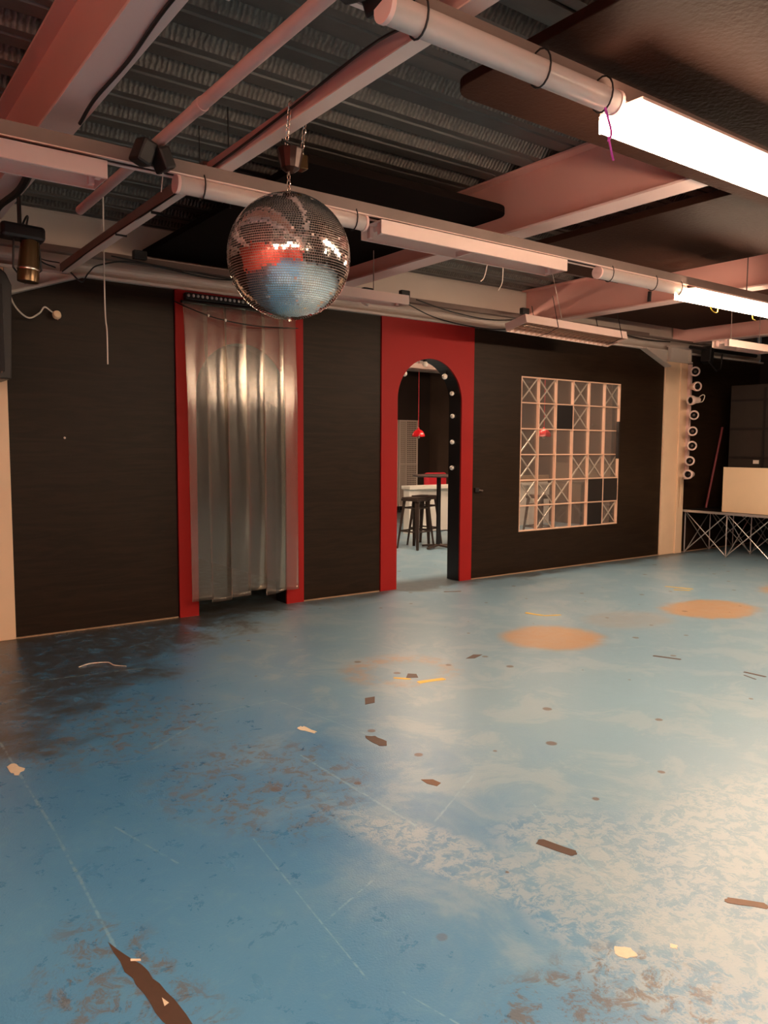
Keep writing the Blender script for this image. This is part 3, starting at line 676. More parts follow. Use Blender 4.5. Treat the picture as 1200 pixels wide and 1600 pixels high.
# ================================================================== PLASTIC STRIP CURTAIN
cu = thing('strip_curtain', (3.1, 6.30, 2.70), 'clear plastic strip curtain hanging over the left red arch', 'curtain')
MB().box(2.56, 3.66, 6.355, 6.385, 2.685, 2.705).build('hanging_rail', M['black_paint'], cu)
xs = [2.565, 2.745, 2.93, 3.115, 3.295, 3.475]; bots = [0.150, 0.125, 0.150, 0.19, 0.13, 0.155]
for i, x in enumerate(xs):
    wd = 0.215 if i < 5 else 0.175; rnd = random.Random(10+i); yb = 6.345+(0.014 if i % 2 else 0.0); nx, nz = 22, 40; vs = []
    ph = rnd.random()*6; bow = -0.008-0.010*rnd.random(); skew = rnd.uniform(0.01, 0.03)
    for j in range(nz+1):
        t_ = j/nz; z = 2.69+(bots[i]-2.69)*t_
        for k in range(nx+1):
            u = k/nx; amp = min(1, t_*3.0)
            yy = yb + bow*4*u*(1-u)*(0.35+0.65*amp) + 0.008*amp*math.sin(u*4+ph+t_*2.2) + 0.004*math.sin(t_*9+ph+u*3)
            xx = x+wd*(u*(1-0.07*amp)+0.035*amp)+skew*t_*(1 if i < 3 else 0.4)
            vs.append((xx, yy - 0.03*amp, z + (0.03*u if i == 4 else 0)*(j == nz)))
    fs = [(j*(nx+1)+k, j*(nx+1)+k+1, (j+1)*(nx+1)+k+1, (j+1)*(nx+1)+k) for j in range(nz) for k in range(nx)]
    o = MB()._add(vs, fs).build('plastic_strip', M['pvc'], cu, smooth=True)
    so = o.modifiers.new('thick', 'SOLIDIFY'); so.thickness = 0.0015
# LED bar above curtain
t = thing('led_bar', (3.05, 6.35, 2.74), 'black light bar with a row of small lenses above the plastic curtain', 'light bar')
MB().box(2.585, 3.55, 6.325, 6.385, 2.712, 2.768).build('casing', M['black_paint'], t, bevel=0.005)
for i in range(23):
    MB().lathe([(0.0, 0.008), (0.010, 0.006), (0.014, 0.0), (0.014, -0.003)], (2.61+i*0.0415, 6.3235, 2.745), 12, R=Matrix.Rotation(math.radians(90), 3, 'X')).build('lens', M['bulb'], t, smooth=True)
# thin string cable in front of the curtain top
t = thing('string_light', (3.0, 6.28, 2.62), 'thin black cable with two tiny bulbs sagging across the top of the plastic curtain', 'string light')
MB().tube(spline([(2.50, 6.40, 2.70), (2.60, 6.25, 2.62), (2.85, 6.24, 2.56), (3.2, 6.24, 2.535), (3.7, 6.40, 2.58)]), 0.005, 6).build('cable', M['cable'], t, smooth=True)
for p in ((2.745, 6.235, 2.58), (2.90, 6.235, 2.556)): MB().lathe([(0, 0.012), (0.008, 0.008), (0.009, 0), (0.004, -0.012), (0, -0.014)], p, 10).build('tiny_bulb', M['bulb_warm'], t, smooth=True)

# ================================================================== GLOBE BULBS IN THE ARCH
def globe(loc, normal, label):
    q = Vector((0, 0, 1)).rotation_difference(Vector(normal)).to_matrix()
    t = thing('globe_bulb', loc, label, 'bulb', 'globe bulbs set around the inside of the open arch')
    MB().lathe([(0.0, 0), (0.020, 0), (0.020, 0.022), (0.0, 0.022)], (0, 0, 0), 16, R=q).build('socket', M['black_paint'], t, local=True)
    r = 0.031 if normal[2] < -0.5 else 0.026; c = r+0.017
    MB().lathe([(max(.0003, r*math.sin(math.pi*i/10)), c-r*math.cos(math.pi*i/10)) for i in range(11)], (0, 0, 0), 18, R=q).build('globe', M['bulb_warm'] if normal[2] < -0.1 else M['bulb'], t, local=True, smooth=True)
a, b, zt = DOORS[1][2:]; cx = (a+b)/2; r = (b-a)/2; zs = zt-r; yb = 6.54
for z, lab in ((2.09, 'globe bulb highest on the right side of the open arch'), (1.83, 'globe bulb second down on the right side of the open arch'), (1.545, 'globe bulb third down on the right side of the open arch'), (1.26, 'globe bulb lowest on the right side of the open arch')):
    xx = b if z < zs else cx+math.sqrt(r*r-(z-zs)**2)
    globe((xx-0.001, yb, z), (-1, 0, 0 if z < zs else -0.3), lab)
for deg, lab in ((90, 'globe bulb at the crown of the open arch'), (135, 'globe bulb upper left in the curve of the open arch'), (172, 'globe bulb at the left spring of the open arch'), (45, 'globe bulb upper right in the curve of the open arch')):
    d = math.radians(deg); globe((cx+(r-0.001)*math.cos(d), yb, zs+(r-0.001)*math.sin(d)), (-math.cos(d), 0, -math.sin(d)), lab)

# ================================================================== LEFT EDGE: LOUDSPEAKER, CAN LIGHT, CABLES
sp = thing('loudspeaker', (0.95, 6.05, 1.95), 'tall black loudspeaker hanging on the cream column at the left edge', 'speaker')
MB().prism([(0.72, 1.95), (1.165, 1.95), (1.185, 2.60), (1.15, 2.68), (1.08, 2.73), (0.72, 2.76)], 6.0, 6.35, 'y').build('cabinet', M['black_paint'], sp, bevel=0.01)
MB().box(0.76, 1.12, 5.985, 5.999, 2.0, 2.60).build('grille', M['grille'], sp, bevel=0.004)
MB().tube([(1.10, 5.99, 1.99), (1.118, 5.99, 2.4)], 0.004).build('edge_strip', M['gunmetal'], sp)
MB().box(0.90, 1.0, 6.35, 6.419, 2.2, 2.4).build('bracket', M['black_paint'], sp)
cl = thing('can_light', (1.08, 5.0, 2.5), 'can shaped theatre light with amber end hanging from a black clamp in the upper left', 'spotlight')
MB().obox((1.05, 5.0, 2.72), (0.24, 0.12, 0.085), (0, 0.03, 0)).build('clamp', M['cable'], cl, bevel=0.02)
MB().tube([(1.04, 5.0, 2.70), (1.04, 5.0, 2.955)], 0.012).build('hook', M['cable'], cl)
q = Matrix.Rotation(math.radians(4), 3, 'Y')
MB().lathe([(0.0, 0.0), (0.058, 0.0), (0.060, 0.03), (0.060, 0.07), (0.050, 0.24), (0.0, 0.24)], (1.075, 5.0, 2.445), 28, R=q).build('can', M['gold'], cl, smooth=True)
MB().lathe([(0.0615, 0.066), (0.063, 0.072), (0.0615, 0.078)], (1.075, 5.0, 2.445), 28, R=q).build('rim', M['chrome'], cl, smooth=True)
MB().tube([(1.005, 5.0, 2.69), (0.998, 5.0, 2.52), (1.075, 5.075, 2.45), (1.152, 5.0, 2.52), (1.14, 5.0, 2.69)], 0.006).build('yoke', M['cable'], cl)

def cord(pts, r, m, label, name='cable', cat='cable', n=8):
    return tag(MB().tube(spline(pts, n), r, 6).build(name, m, smooth=True), label, cat)
cord([(1.06, 1.2, 2.962), (1.055, 2.0, 2.962), (1.03, 2.6, 2.960), (1.05, 3.1, 2.962), (1.04, 3.5, 2.955), (1.02, 3.66, 2.90)], 0.008, M['cable'], 'black cable running along the underside of the big pink beam')
cord([(1.0, 4.4, 2.955), (1.03, 4.9, 2.94), (0.99, 5.3, 2.93), (1.02, 5.8, 2.95), (1.0, 6.4, 2.96)], 0.022, M['cable'], 'thick bundle of black cables under the far end of the big pink beam')
cord([(1.05, 5.0, 2.76), (1.15, 5.3, 2.90), (1.25, 5.8, 2.90), (1.42, 6.2, 2.84), (1.56, 6.34, 2.83)], 0.006, M['cable'], 'upper black cable looping from the can light clamp to the strut end')
cord([(1.10, 5.0, 2.73), (1.22, 5.6, 2.80), (1.40, 6.1, 2.83), (1.58, 6.3, 2.86)], 0.005, M['cable'], 'lower black cable looping from the can light clamp to the strut end')
cord([(1.62, 1.9, 2.80), (1.66, 2.3, 2.905), (1.667, 3.0, 2.885), (1.668, 3.5, 2.87), (1.655, 4.2, 2.85), (1.625, 5.4, 2.835), (1.60, 6.3, 2.80)], 0.006, M['cable'], 'black cable following the pink strut to the wall')
cord([(1.66, 6.3, 2.80), (1.74, 6.30, 2.74), (1.80, 6.32, 2.82), (1.9, 6.36, 2.90), (2.2, 6.40, 2.965), (2.9, 6.42, 2.93), (3.3, 6.40, 2.985)], 0.006, M['cable'], 'black cable sagging along the pale beam left of the mirror ball')
cord([(2.0, 6.40, 2.99), (2.6, 6.38, 2.95), (3.1, 6.38, 2.94), (3.6, 6.42, 2.99)], 0.005, M['cable'], 'second black cable sagging along the pale beam above the plastic curtain')
cord([(4.0, 6.40, 3.0), (4.7, 6.38, 3.0), (5.3, 6.36, 2.84), (5.9, 6.36, 2.79), (6.4, 6.38, 2.82), (6.8, 6.40, 2.96)], 0.006, M['cable'], 'long black cable swagging over the top of the open arch')
cord([(5.1, 6.40, 3.0), (5.6, 6.38, 2.92), (6.2, 6.38, 2.90), (6.9, 6.42, 2.99)], 0.006, M['cable'], 'shorter black cable swagging above the open arch')
cord([(6.8, 6.40, 3.0), (7.4, 6.38, 2.985), (8.1, 6.40, 2.97), (8.9, 6.38, 2.92), (9.5, 6.38, 2.93)], 0.007, M['cable'], 'black cable running behind the louvred light to the right column')
cord([(1.22, 6.38, 2.68), (1.27, 6.36, 2.52), (1.36, 6.36, 2.44), (1.44, 6.36, 2.48), (1.48, 6.36, 2.53), (1.54, 6.38, 2.50)], 0.006, M['white_cord'], 'white cord curling over the black wall at the upper left', 'white_cord', 'cord')
t = thing('plug', (1.56, 6.38, 2.485), 'cream plug on the end of the curling white cord', 'plug')
MB().lathe([(0, 0.03), (0.026, 0.024), (0.034, 0.0), (0.026, -0.022), (0, -0.026)], (1.57, 6.38, 2.483), 16, R=Matrix.Rotation(math.radians(75), 3, 'X')).build('plug_body', M['panelw'], t, smooth=True)
MB().tube([(1.575, 6.38, 2.46), (1.577, 6.38, 2.445)], 0.004).build('pin', M['chrome'], t)
cord([(1.735, 5.7, deckz(5.7)), (1.735, 5.72, 2.5), (1.745, 5.72, 2.3), (1.745, 5.72, 2.07)], 0.005, M['white_cord'], 'long white cord hanging straight down in front of the left black wall', 'white_cord', 'cord')
cord([(1.37, 3.6, 2.84), (1.37, 3.6, 2.75), (1.36, 3.6, 2.66)], 0.002, M['white_cord'], 'short thin string hanging below the left strip light', 'string', 'string')
cord([(1.95, 4.53, deckz(4.53)), (1.95, 4.53, 2.95)], 0.0035, M['cable'], 'thin dark wire dropping from the deck left of the mirror ball', 'hanging_wire', 'wire')
cord([(1.98, 4.2, deckz(4.2)), (1.985, 4.2, 3.0), (1.99, 4.2, 2.84)], 0.0045, M['cable'], 'black cord hanging down to the left shoulder of the mirror ball', 'hanging_wire', 'wire')
cord([(2.33, 1.86, 2.70), (2.355, 1.85, 2.62), (2.34, 1.85, 2.585)], 0.0045, M['purple'], 'bright magenta cord hanging under the near tube light', 'magenta_cord', 'cord')
cord([(2.34, 1.85, 2.60), (2.35, 1.85, 2.575), (2.375, 1.86, 2.55), (2.385, 1.86, 2.53)], 0.004, M['purple'], 'lower curled tail of the magenta cord', 'magenta_cord', 'cord')
cord([(3.62, 3.80, 2.69), (3.60, 3.81, 2.60), (3.57, 3.81, 2.57)], 0.003, M['white_cord'], 'left of two white strings hanging under the open strip light', 'string', 'string')
cord([(3.76, 3.80, 2.69), (3.765, 3.81, 2.59), (3.73, 3.81, 2.53)], 0.003, M['white_cord'], 'right of two white strings hanging under the open strip light', 'string', 'string')
cord([(8.9, 4.6, 3.1), (8.9, 4.6, 2.75)], 0.003, M['white_cord'], 'thin white string hanging right of the column top', 'string', 'string')
for (x, y, z, s, lab) in ((4.10, 6.34, 2.93, .06, 'clear plastic cable cover bulging on the rail left above the open arch'),):
    MB().obox((x+0.3, y, z), (0.16, 0.08, 0.10), (0.2, 0.5, 0)).build('plastic_cover', M['diffuser'], bevel=0.02); tag(bpy.data.objects['plastic_cover'], lab, 'cover')
for (x, z, lab) in ((4.42, 3.0, 'black junction box on the rail above the left side of the open arch'), (4.88, 3.03, 'black junction box on the rail above the middle of the open arch'), (2.17, 3.02, 'small black bracket on the pale beam above the plastic curtain'), (6.62, 3.04, 'small black clip where the cables meet above the window corner')):
    tag(MB().box(x, x+0.11, 6.36, 6.415, z-0.03, z+0.04).build('junction_box', M['cable'], bevel=0.008), lab, 'box', 'small black boxes on the cable rail')

# ================================================================== SPOTLIGHTS ON THE COLUMN
tag(MB().box(9.985, 10.03, 6.36, 6.415, 1.05, 2.66).build('light_track', M['pinkwhite'], bevel=0.004), 'pale vertical track on the right side of the cream column', 'track')
def spot(loc, yaw, pitch, label, loop=False):
    t = thing('track_spotlight', loc, label, 'spotlight', 'white spotlights stacked up the right column', rot=(0, pitch, yaw))
    # local +X is the beam direction
    R = Matrix.Rotation(math.radians(90), 3, 'Y'); r = 0.066
    MB().lathe([(0.0, -0.15), (0.040, -0.145), (0.046, -0.08), (0.050, -0.075), (r, -0.02), (r, 0.01), (r-0.006, 0.018), (r-0.018, 0.018), (r-0.022, 0.0), (r-0.026, -0.03)], (0, 0, 0), 28, R=R).build('can', M['housing'], t, local=True, smooth=True)
    MB().lathe([(r-0.023, 0.004), (r-0.030, -0.03), (0.022, -0.055), (0.0, -0.058)], (0, 0, 0), 24, R=R).build('baffle', M['black_paint'], t, local=True, smooth=True)
    MB().lathe([(0.0, -0.040), (0.014, -0.044), (0.020, -0.055)], (0, 0, 0), 16, R=R).build('lamp', M['gunmetal'], t, local=True, smooth=True)
    Ri = Euler((0, pitch, yaw)).to_matrix().inverted(); tgt = Ri@(Vector((9.995, 6.362, loc[2]+0.02))-Vector(loc))
    MB().tube([(-0.09, 0, 0), tgt*0.6+Vector((-0.06, 0, 0.01)), tgt], 0.010, 8).build('arm', M['housing'], t, local=True)
    if loop:
        MB().tube(spline([(-0.12, 0, 0.02), (-0.22, 0, 0.07), (-0.26, 0, 0.05), (-0.22, 0, -0.02), (-0.13, 0, -0.03)]), 0.006, 6).build('cable_loop', M['white_cord'], t, local=True, smooth=True)
toc = math.atan2(-6.2, -9.9)
names = ['topmost', 'second from the top', 'third from top, with a cable loop', 'fourth from the top', 'fifth from the top', 'sixth from the top', 'second from the bottom', 'lowest']
for i, ((x, z), dy) in enumerate(zip([(9.84, 2.54), (9.90, 2.34), (9.76, 2.145), (9.85, 1.945), (9.83, 1.725), (9.83, 1.525), (9.79, 1.315), (9.76, 1.13)], [0, .55, -.75, 0, 0, 0, -.1, -.35])):
    spot((x, 6.20, z), toc+dy, 0.05 if i < 4 else 0.0, 'round white spotlight on the cream column, '+names[i], loop=(i == 2))

# ================================================================== STAGE AND THINGS ON IT
st = thing('stage_riser', (10.9, 5.2, 0), 'low black stage deck on a folding aluminium lattice at the right', 'stage')
XS = [10.05, 10.69, 11.33]; YS = [6.40, 5.77, 5.14, 4.51, 3.88]; ZT = 0.60
MB().box(10.02, 11.4, 3.85, 6.43, ZT, ZT+0.018).build('deck', M['black_paint'], st)
mb = MB(); mb.box(10.0, 10.02, 3.85, 6.43, ZT-0.012, ZT+0.020); mb.build('front_edge', M['alu'], st)
for x in XS:
    for y in YS:
        MB().tube([(x, y, 0), (x, y, ZT)], 0.009, 8).build('post', M['alu'], st)
def brace(p, q): MB().tube([p, q], 0.007, 6).build('brace', M['alu'], st)
for x in XS:
    for i in range(len(YS)-1):
        brace((x-.012, YS[i], 0.01), (x-.012, YS[i+1], ZT-0.01)); brace((x+.012, YS[i], ZT-0.01), (x+.012, YS[i+1], 0.01))
for y in YS:
    for i in range(len(XS)-1):
        brace((XS[i], y-.012, 0.01), (XS[i+1], y-.012, ZT-0.01)); brace((XS[i], y+.012, ZT-0.01), (XS[i+1], y+.012, 0.01))
zt = ZT+0.019
pb = MB().box(10.13, 10.15, 3.95, 5.90, zt, 1.235).build('cream_board', M['panelw'], bevel=0.003); tag(pb, 'plain cream board standing on edge at the front of the stage', 'board')
t = thing('equipment_case', (11.0, 5.5, zt), 'tall dark upright case standing on the stage behind the cream board', 'case')
MB().box(10.62, 11.2, 4.1, 6.12, zt, 2.38).build('body', M['case'], t, bevel=0.01)
for y in (4.5, 5.0, 5.6): MB().box(10.612, 10.619, y, y+0.035, zt+0.05, 2.33).build('batten', M['black_paint'], t)
for z in (1.35, 1.75, 2.15): MB().box(10.606, 10.6115, 4.12, 6.10, z, z+0.03).build('strap', M['black_paint'], t)
MB().box(10.600, 10.611, 5.66, 5.74, 1.28, 1.33).build('white_tag', M['wht'], t)['label'] = 'small white tag'
tag(MB().tube([(10.4, 6.30, zt+0.012), (10.95, 6.42, 1.80)], 0.016, 10).build('leaning_pole', M['pinkstick'], smooth=True), 'maroon pole leaning on the wall behind the stage', 'pole')
t = thing('stacked_frame', (10.95, 5.2, 0), 'reddish tubular frame stored under the stage', 'frame')
for z in (0.12, 0.28): MB().tube([(10.9, 4.7, z), (10.9, 5.62, z+0.02)], 0.018, 8).build('tube_bar', M['rust'], t)
for y in (4.75, 5.2, 5.58): MB().tube([(10.9, y, 0.0), (10.9, y+0.02, 0.42)], 0.012, 8).build('upright', M['rust'], t)
MB().box(10.86, 10.94, 4.8, 5.55, 0.42, 0.56).build('cushion', M['rust'], t, bevel=0.02)
# round lamp and hardware hanging at the right edge
t = thing('round_spotlight', (9.6, 5.2, 2.65), 'round dark stage light cut by the right edge above the stage', 'spotlight')
MB().lathe([(0.0, -0.12), (0.09, -0.10), (0.11, 0.0), (0.11, 0.03), (0.095, 0.03)], (9.3, 4.72, 2.60), 24, R=Euler((0, math.radians(-95), math.radians(30))).to_matrix()).build('can', M['gunmetal'], t, smooth=True)
MB().lathe([(0.0, 0.02), (0.095, 0.015)], (9.3, 4.72, 2.60), 24, R=Euler((0, math.radians(-95), math.radians(30))).to_matrix()).build('lens', M['bulb'], t, smooth=True)
MB().tube([(9.3, 4.72, 2.72), (9.3, 4.72, ZD)], 0.01).build('hanger', M['cable'], t)
t = thing('lighting_clamp', (10.1, 6.25, 2.7), 'cluster of black lighting clamps beside the top of the right column', 'clamp')
MB().obox((10.12, 6.2, 2.78), (0.16, 0.14, 0.22), (0, 0.2, 0.3)).build('clamp_body', M['cable'], t, bevel=0.02)
MB().tube([(10.05, 6.15, 2.70), (10.2, 6.1, 2.56), (10.3, 6.1, 2.60), (10.32, 6.1, 2.8)], 0.012, 8).build('hook', M['cable'], t)
MB().tube([(9.7, 6.2, 2.86), (11.4, 6.2, 2.86)], 0.024, 12).build('bar', M['cable'], t)

# ================================================================== FAR ROOM
st_ = thing('bar_stool', (0, 0, 0), 'x', 'stool', 'metal bar stools of the far room')
MB().box(-0.15, 0.15, -0.15, 0.15, 0.735, 0.755).build('seat', M['gunmetal'], st_, local=True, bevel=0.008)
MB().box(-0.155, 0.155, -0.155, 0.155, 0.70, 0.7345).build('seat_rim', M['gunmetal'], st_, local=True, bevel=0.004)
for sx, sy in ((-1, -1), (1, -1), (1, 1), (-1, 1)):
    mb = MB(); a = Vector((sx*0.135, sy*0.135, 0.72)); b = Vector((sx*0.20, sy*0.20, 0.0))
    mb.bar(a+Vector((-sx*0.03, 0, 0)), b+Vector((-sx*0.012, 0, 0)), 0.006, 0.05) if False else None
    n_ = 1
    for (dx, dy) in ((0.055, 0.006), (0.006, 0.055)):
        vs = []
        for p, k in ((a, 1.0), (b, 0.5)):
            ex, ey = dx*(k if dx > .01 else 1), dy*(k if dy > .01 else 1)
            vs += [(p.x, p.y, p.z), (p.x-sx*ex, p.y, p.z), (p.x-sx*ex, p.y-sy*ey, p.z), (p.x, p.y-sy*ey, p.z)]
        mb._add(vs, [(0, 1, 2, 3), (4, 7, 6, 5), (0, 4, 5, 1), (1, 5, 6, 2), (2, 6, 7, 3), (3, 7, 4, 0)])
    mb.build('leg', M['gunmetal'], st_, local=True)
for (p, q) in (((-1, -1), (1, -1)), ((1, -1), (1, 1)), ((1, 1), (-1, 1)), ((-1, 1), (-1, -1))):
    k = 0.172; MB().bar((p[0]*k, p[1]*k, 0.26), (q[0]*k, q[1]*k, 0.26), 0.006, 0.022).build('footrest', M['gunmetal'], st_, local=True)
    k = 0.145; MB().bar((p[0]*k, p[1]*k, 0.60), (q[0]*k, q[1]*k, 0.60), 0.005, 0.018).build('upper_rail', M['gunmetal'], st_, local=True)
place(st_, (7.12, 8.90, 0), math.radians(12), 'dark metal bar stool seen whole through the open arch, left of the table post')
STO = [((7.50, 9.16), 0.35, 'dark metal bar stool half hidden behind the table post inside the arch'), ((9.15, 8.35), 0.1, 'metal bar stool seen low in the third column of glass blocks'), ((8.55, 8.7), 0.4, 'metal bar stool seen low in the left glass blocks')]
for (x, y), a, lab in STO: place(copy_tree(st_), (x, y, 0), a, lab)
t = thing('high_table', (7.43, 8.78, 0), 'tall dark bar table on one post behind the open arch', 'table')
MB().lathe([(0, 1.055), (0.37, 1.055), (0.385, 1.065), (0.385, 1.075), (0.37, 1.082), (0, 1.082)], (7.40, 8.72, 0), 40).build('tabletop', M['tabletop'], t, smooth=True)
MB().tube([(7.40, 8.72, 0.04), (7.40, 8.72, 1.055)], 0.032, 14).build('post', M['black_paint'], t, smooth=True)
for a in (0.3, 0.3+math.pi/2, 0.3+math.pi, 0.3+1.5*math.pi):
    MB().bar((7.40+0.02*math.cos(a), 8.72+0.02*math.sin(a), 0.05), (7.40+0.27*math.cos(a), 8.72+0.27*math.sin(a), 0.022), 0.05, 0.03).build('foot', M['gunmetal'], t, bevel=0.006)
t = thing('high_table', (9.6, 8.2, 0), 'dark table behind the lower right glass blocks', 'table')
MB().box(9.6, 10.5, 7.9, 8.6, 0.92, 0.96).build('tabletop', M['tabletop'], t, bevel=0.005)
MB().tube([(10.05, 8.25, 0), (10.05, 8.25, 0.92)], 0.035, 12).build('post', M['black_paint'], t)
MB().box(9.75, 10.35, 8.05, 8.45, 0.0, 0.03).build('base', M['black_paint'], t, bevel=0.005)
t = thing('counter', (9.9, 10.5, 0), 'long white counter of boxes behind the stools in the far room', 'counter')
MB().box(8.17, 11.7, 10.38, 10.62, 0.76, 0.82).build('worktop', M['wht'], t, bevel=0.004)
MB().box(8.19, 8.42, 10.42, 10.58, 0, 0.759).box(8.42, 9.9, 10.46, 10.58, 0.02, 0.759).build('front_panel', M['wht'], t)
for x in (10.1, 10.80, 11.12, 11.45): MB().box(x, x+0.24, 10.42, 10.58, 0, 0.759).build('leg_panel', M['wht'], t)
MB().box(9.92, 11.69, 10.581, 10.62, 0, 0.759).build('back_panel', M['case'], t)
def armchair(x, y, rz, label):
    t = thing('armchair', (x, y, 0), label, 'chair', rot=(0, 0, rz))
    MB().box(-0.30, 0.30, -0.28, 0.30, 0.22, 0.48).build('seat', M['red_fabric'], t, local=True, bevel=0.05)
    MB().box(-0.30, 0.30, 0.301, 0.42, 0.30, 0.98).build('backrest', M['red_fabric'], t, local=True, bevel=0.05)
    for x_ in (-0.38, 0.301): MB().box(x_, x_+0.08, -0.28, 0.40, 0.22, 0.66).build('armrest', M['red_fabric'], t, local=True, bevel=0.03)
    for sx in (-0.26, 0.26):
        for sy in (-0.22, 0.26): MB().tube([(sx, sy, 0), (sx, sy, 0.225)], 0.016, 8).build('leg', M['gunmetal'], t, local=True)
armchair(10.02, 11.5, 0.15, 'red armchair behind the white counter seen through the open arch')
tag(MB().box(10.36, 10.68, 10.40, 10.58, 0.821, 0.99).build('red_cushion', M['red_fabric'], bevel=0.04), 'red cushion on the white counter seen through the leftmost glass blocks', 'cushion')
tag(MB().box(10.75, 11.68, 10.42, 10.50, 0.821, 0.95).build('tan_box', M['bare'], bevel=0.01), 'long low tan box lying on the white counter behind the glass blocks', 'box')
def pendant(loc, cord_top, label):
    t = thing('pendant_lamp', loc, label, 'lamp', 'red pendant lamps of the far room')
    r = 0.115
    prof = [(0.02, 0.135)]+[(r*math.sin(math.radians(a)), 0.01+r*math.cos(math.radians(a))*1.05) for a in range(14, 92, 8)]+[(r-0.006, 0.012)]
    mb = MB(); n = 40; vs = []
    for (rr, z) in prof:
        for k in range(n):
            th = k*2*math.pi/n; f = 1+0.05*math.cos(th*6)*(rr/r)**3
            vs.append((rr*f*math.cos(th), rr*f*math.sin(th), z-0.018*(abs(math.sin(th*3)))*(rr/r)**4))
    fs = [(i*n+k, i*n+(k+1) % n, (i+1)*n+(k+1) % n, (i+1)*n+k) for i in range(len(prof)-1) for k in range(n)]
    mb._add(vs, fs); mb.build('shade', M['red_gloss'], t, local=True, smooth=True)
    MB().lathe([(0.0, 0.16), (0.018, 0.16), (0.022, 0.13), (0.0, 0.125)], (0, 0, 0), 16).build('cap', M['red_gloss'], t, local=True, smooth=True)
    MB().lathe([(0.0, -0.03), (0.022, -0.022), (0.03, 0.0), (0.024, 0.02), (0.014, 0.05), (0, 0.055)], (0, 0, 0), 16).build('bulb', M['bulb_warm'], t, local=True, smooth=True)
    MB().tube([(0, 0, 0.15), (0, 0, cord_top-loc[2])], 0.005, 6).build('cord', M['red_fabric'], t, local=True)
pendant((8.60, 10.70, 1.66), deckz(10.70), 'red flower shaped pendant lamp seen through the open arch')
pendant((9.93, 9.0, 1.665), deckz(9.0), 'red flower shaped pendant lamp seen through the glass blocks')
for (xa, xb, lab) in ((10.10, 10.63, 'tall wire mesh cage locker against the far wall, left one'), (10.66, 11.20, 'tall wire mesh cage locker against the far wall, right one')):
    t = thing('cage_locker', ((xa+xb)/2, 14.2, 0), lab, 'locker', 'cage lockers at the far wall'); z0_, z1_ = 0.14, 2.08
    for x in (xa, xb-0.03):
        for y in (13.95, 14.37): MB().box(x, x+0.03, y, y+0.03, z0_, z1_).build('frame_post', M['cage_frame'], t)
    for z in (z0_, 1.08, z1_-0.03): MB().box(xa, xb, 13.948, 13.98, z, z+0.03).build('frame_rail', M['cage_frame'], t)
    MB().box(xa+0.02, xb-0.02, 13.962, 13.966, z0_+.03, z1_).build('mesh_panel', M['cage'], t)
    MB().box(xa+0.02, xb-0.02, 14.36, 14.364, z0_, z1_).build('mesh_panel', M['cage'], t)
    for x in (xa+0.04, xb-0.06):
        for y in (13.97, 14.36): MB().tube([(x, y, 0), (x, y, z0_)], 0.02, 8).build('caster', M['black_paint'], t)
# metal duct on the ceiling of the far room
tag(MB().tube([(4.3, 13.0, 3.22), (11.9, 13.0, 3.22)], 0.16, 20).build('air_duct', M['bone'], smooth=True), 'pale round duct near the far wall of the far room', 'duct')
# shower bits seen through right blocks
for (x, y, z, lab) in ((11.97, 9.6, 1.9, 'upper small chrome hook on the brown side wall of the far room'), (11.97, 8.3, 1.55, 'lower small chrome hook on the brown side wall of the far room')):
    tag(MB().tube([(x+0.03, y, z), (x-0.05, y, z), (x-0.05, y, z+0.05)], 0.012, 8).build('wall_hook', M['chrome'], smooth=True), lab, 'hook')

# ================================================================== SCRAPS ON THE FLOOR
def scrap(name, pts, m, label, cat, th=0.0015, seed=0, bumpy=0.0):
    r = random.Random(seed); cx = sum(p[0] for p in pts)/len(pts); cy = sum(p[1] for p in pts)/len(pts)
    big = []
    for i in range(len(pts)):
        a, b = pts[i], pts[(i+1) % len(pts)]
        for k in range(3):
            t_ = k/3; big.append((a[0]+(b[0]-a[0])*t_+r.gauss(0, bumpy), a[1]+(b[1]-a[1])*t_+r.gauss(0, bumpy)))
    o = MB().prism(big, 0.0003, th, 'z').build(name, m); return tag(o, label, cat, {'tape_strip': None, 'tape_flake': 'pale flakes on the long tape strip', 'tape_scrap': 'brown tape scraps on the floor', 'yellow_tape': 'yellow tape bits on the floor', 'paper_scrap': 'paper scraps on the floor'}[name])
def strip(a, b, wd, n=1):
    d = Vector((b[0]-a[0], b[1]-a[1])); p = Vector((-d.y, d.x)).normalized()*wd/2; e = d.normalized()*wd*0.3
    return [(a[0]+p.x*0.5, a[1]+p.y*0.5), (a[0]+e.x+p.x, a[1]+e.y+p.y), (b[0]-e.x+p.x, b[1]-e.y+p.y), (b[0], b[1]), (b[0]-e.x-p.x, b[1]-e.y-p.y), (a[0]+e.x*0.4-p.x, a[1]+e.y*0.4-p.y)]
cord([(9.86, 6.37, 1.08), (9.86, 6.37, 0.85), (9.85, 6.37, 0.66)], 0.006, M['panelw'], 'thin cord hanging down the right column below the lowest spotlight', 'dangling_wire', 'wire')
cord([(5.86, 3.60, 2.68), (5.88, 3.58, 2.60), (5.96, 3.58, 2.59), (6.0, 3.60, 2.68)], 0.004, M['yellow'], 'yellowish wire loop under the left end of the far glowing strip light', 'wire_loop', 'wire')
cord([(6.52, 3.60, 2.68), (6.52, 3.59, 2.60), (6.57, 3.59, 2.585)], 0.004, M['yellow'], 'yellowish wire hook under the far glowing strip light near the right edge', 'wire_loop', 'wire')
cord([(7.06, 5.0, 3.10), (7.055, 5.0, 3.03), (7.056, 5.0, 3.00)], 0.02, M['cable'], 'small black patch stuck on the pink beam before the second lit light', 'patch', 'patch')
t = thing('door_latch', (6.02, 6.44, 1.02), 'small black latch on the black wall just right of the open arch', 'latch')
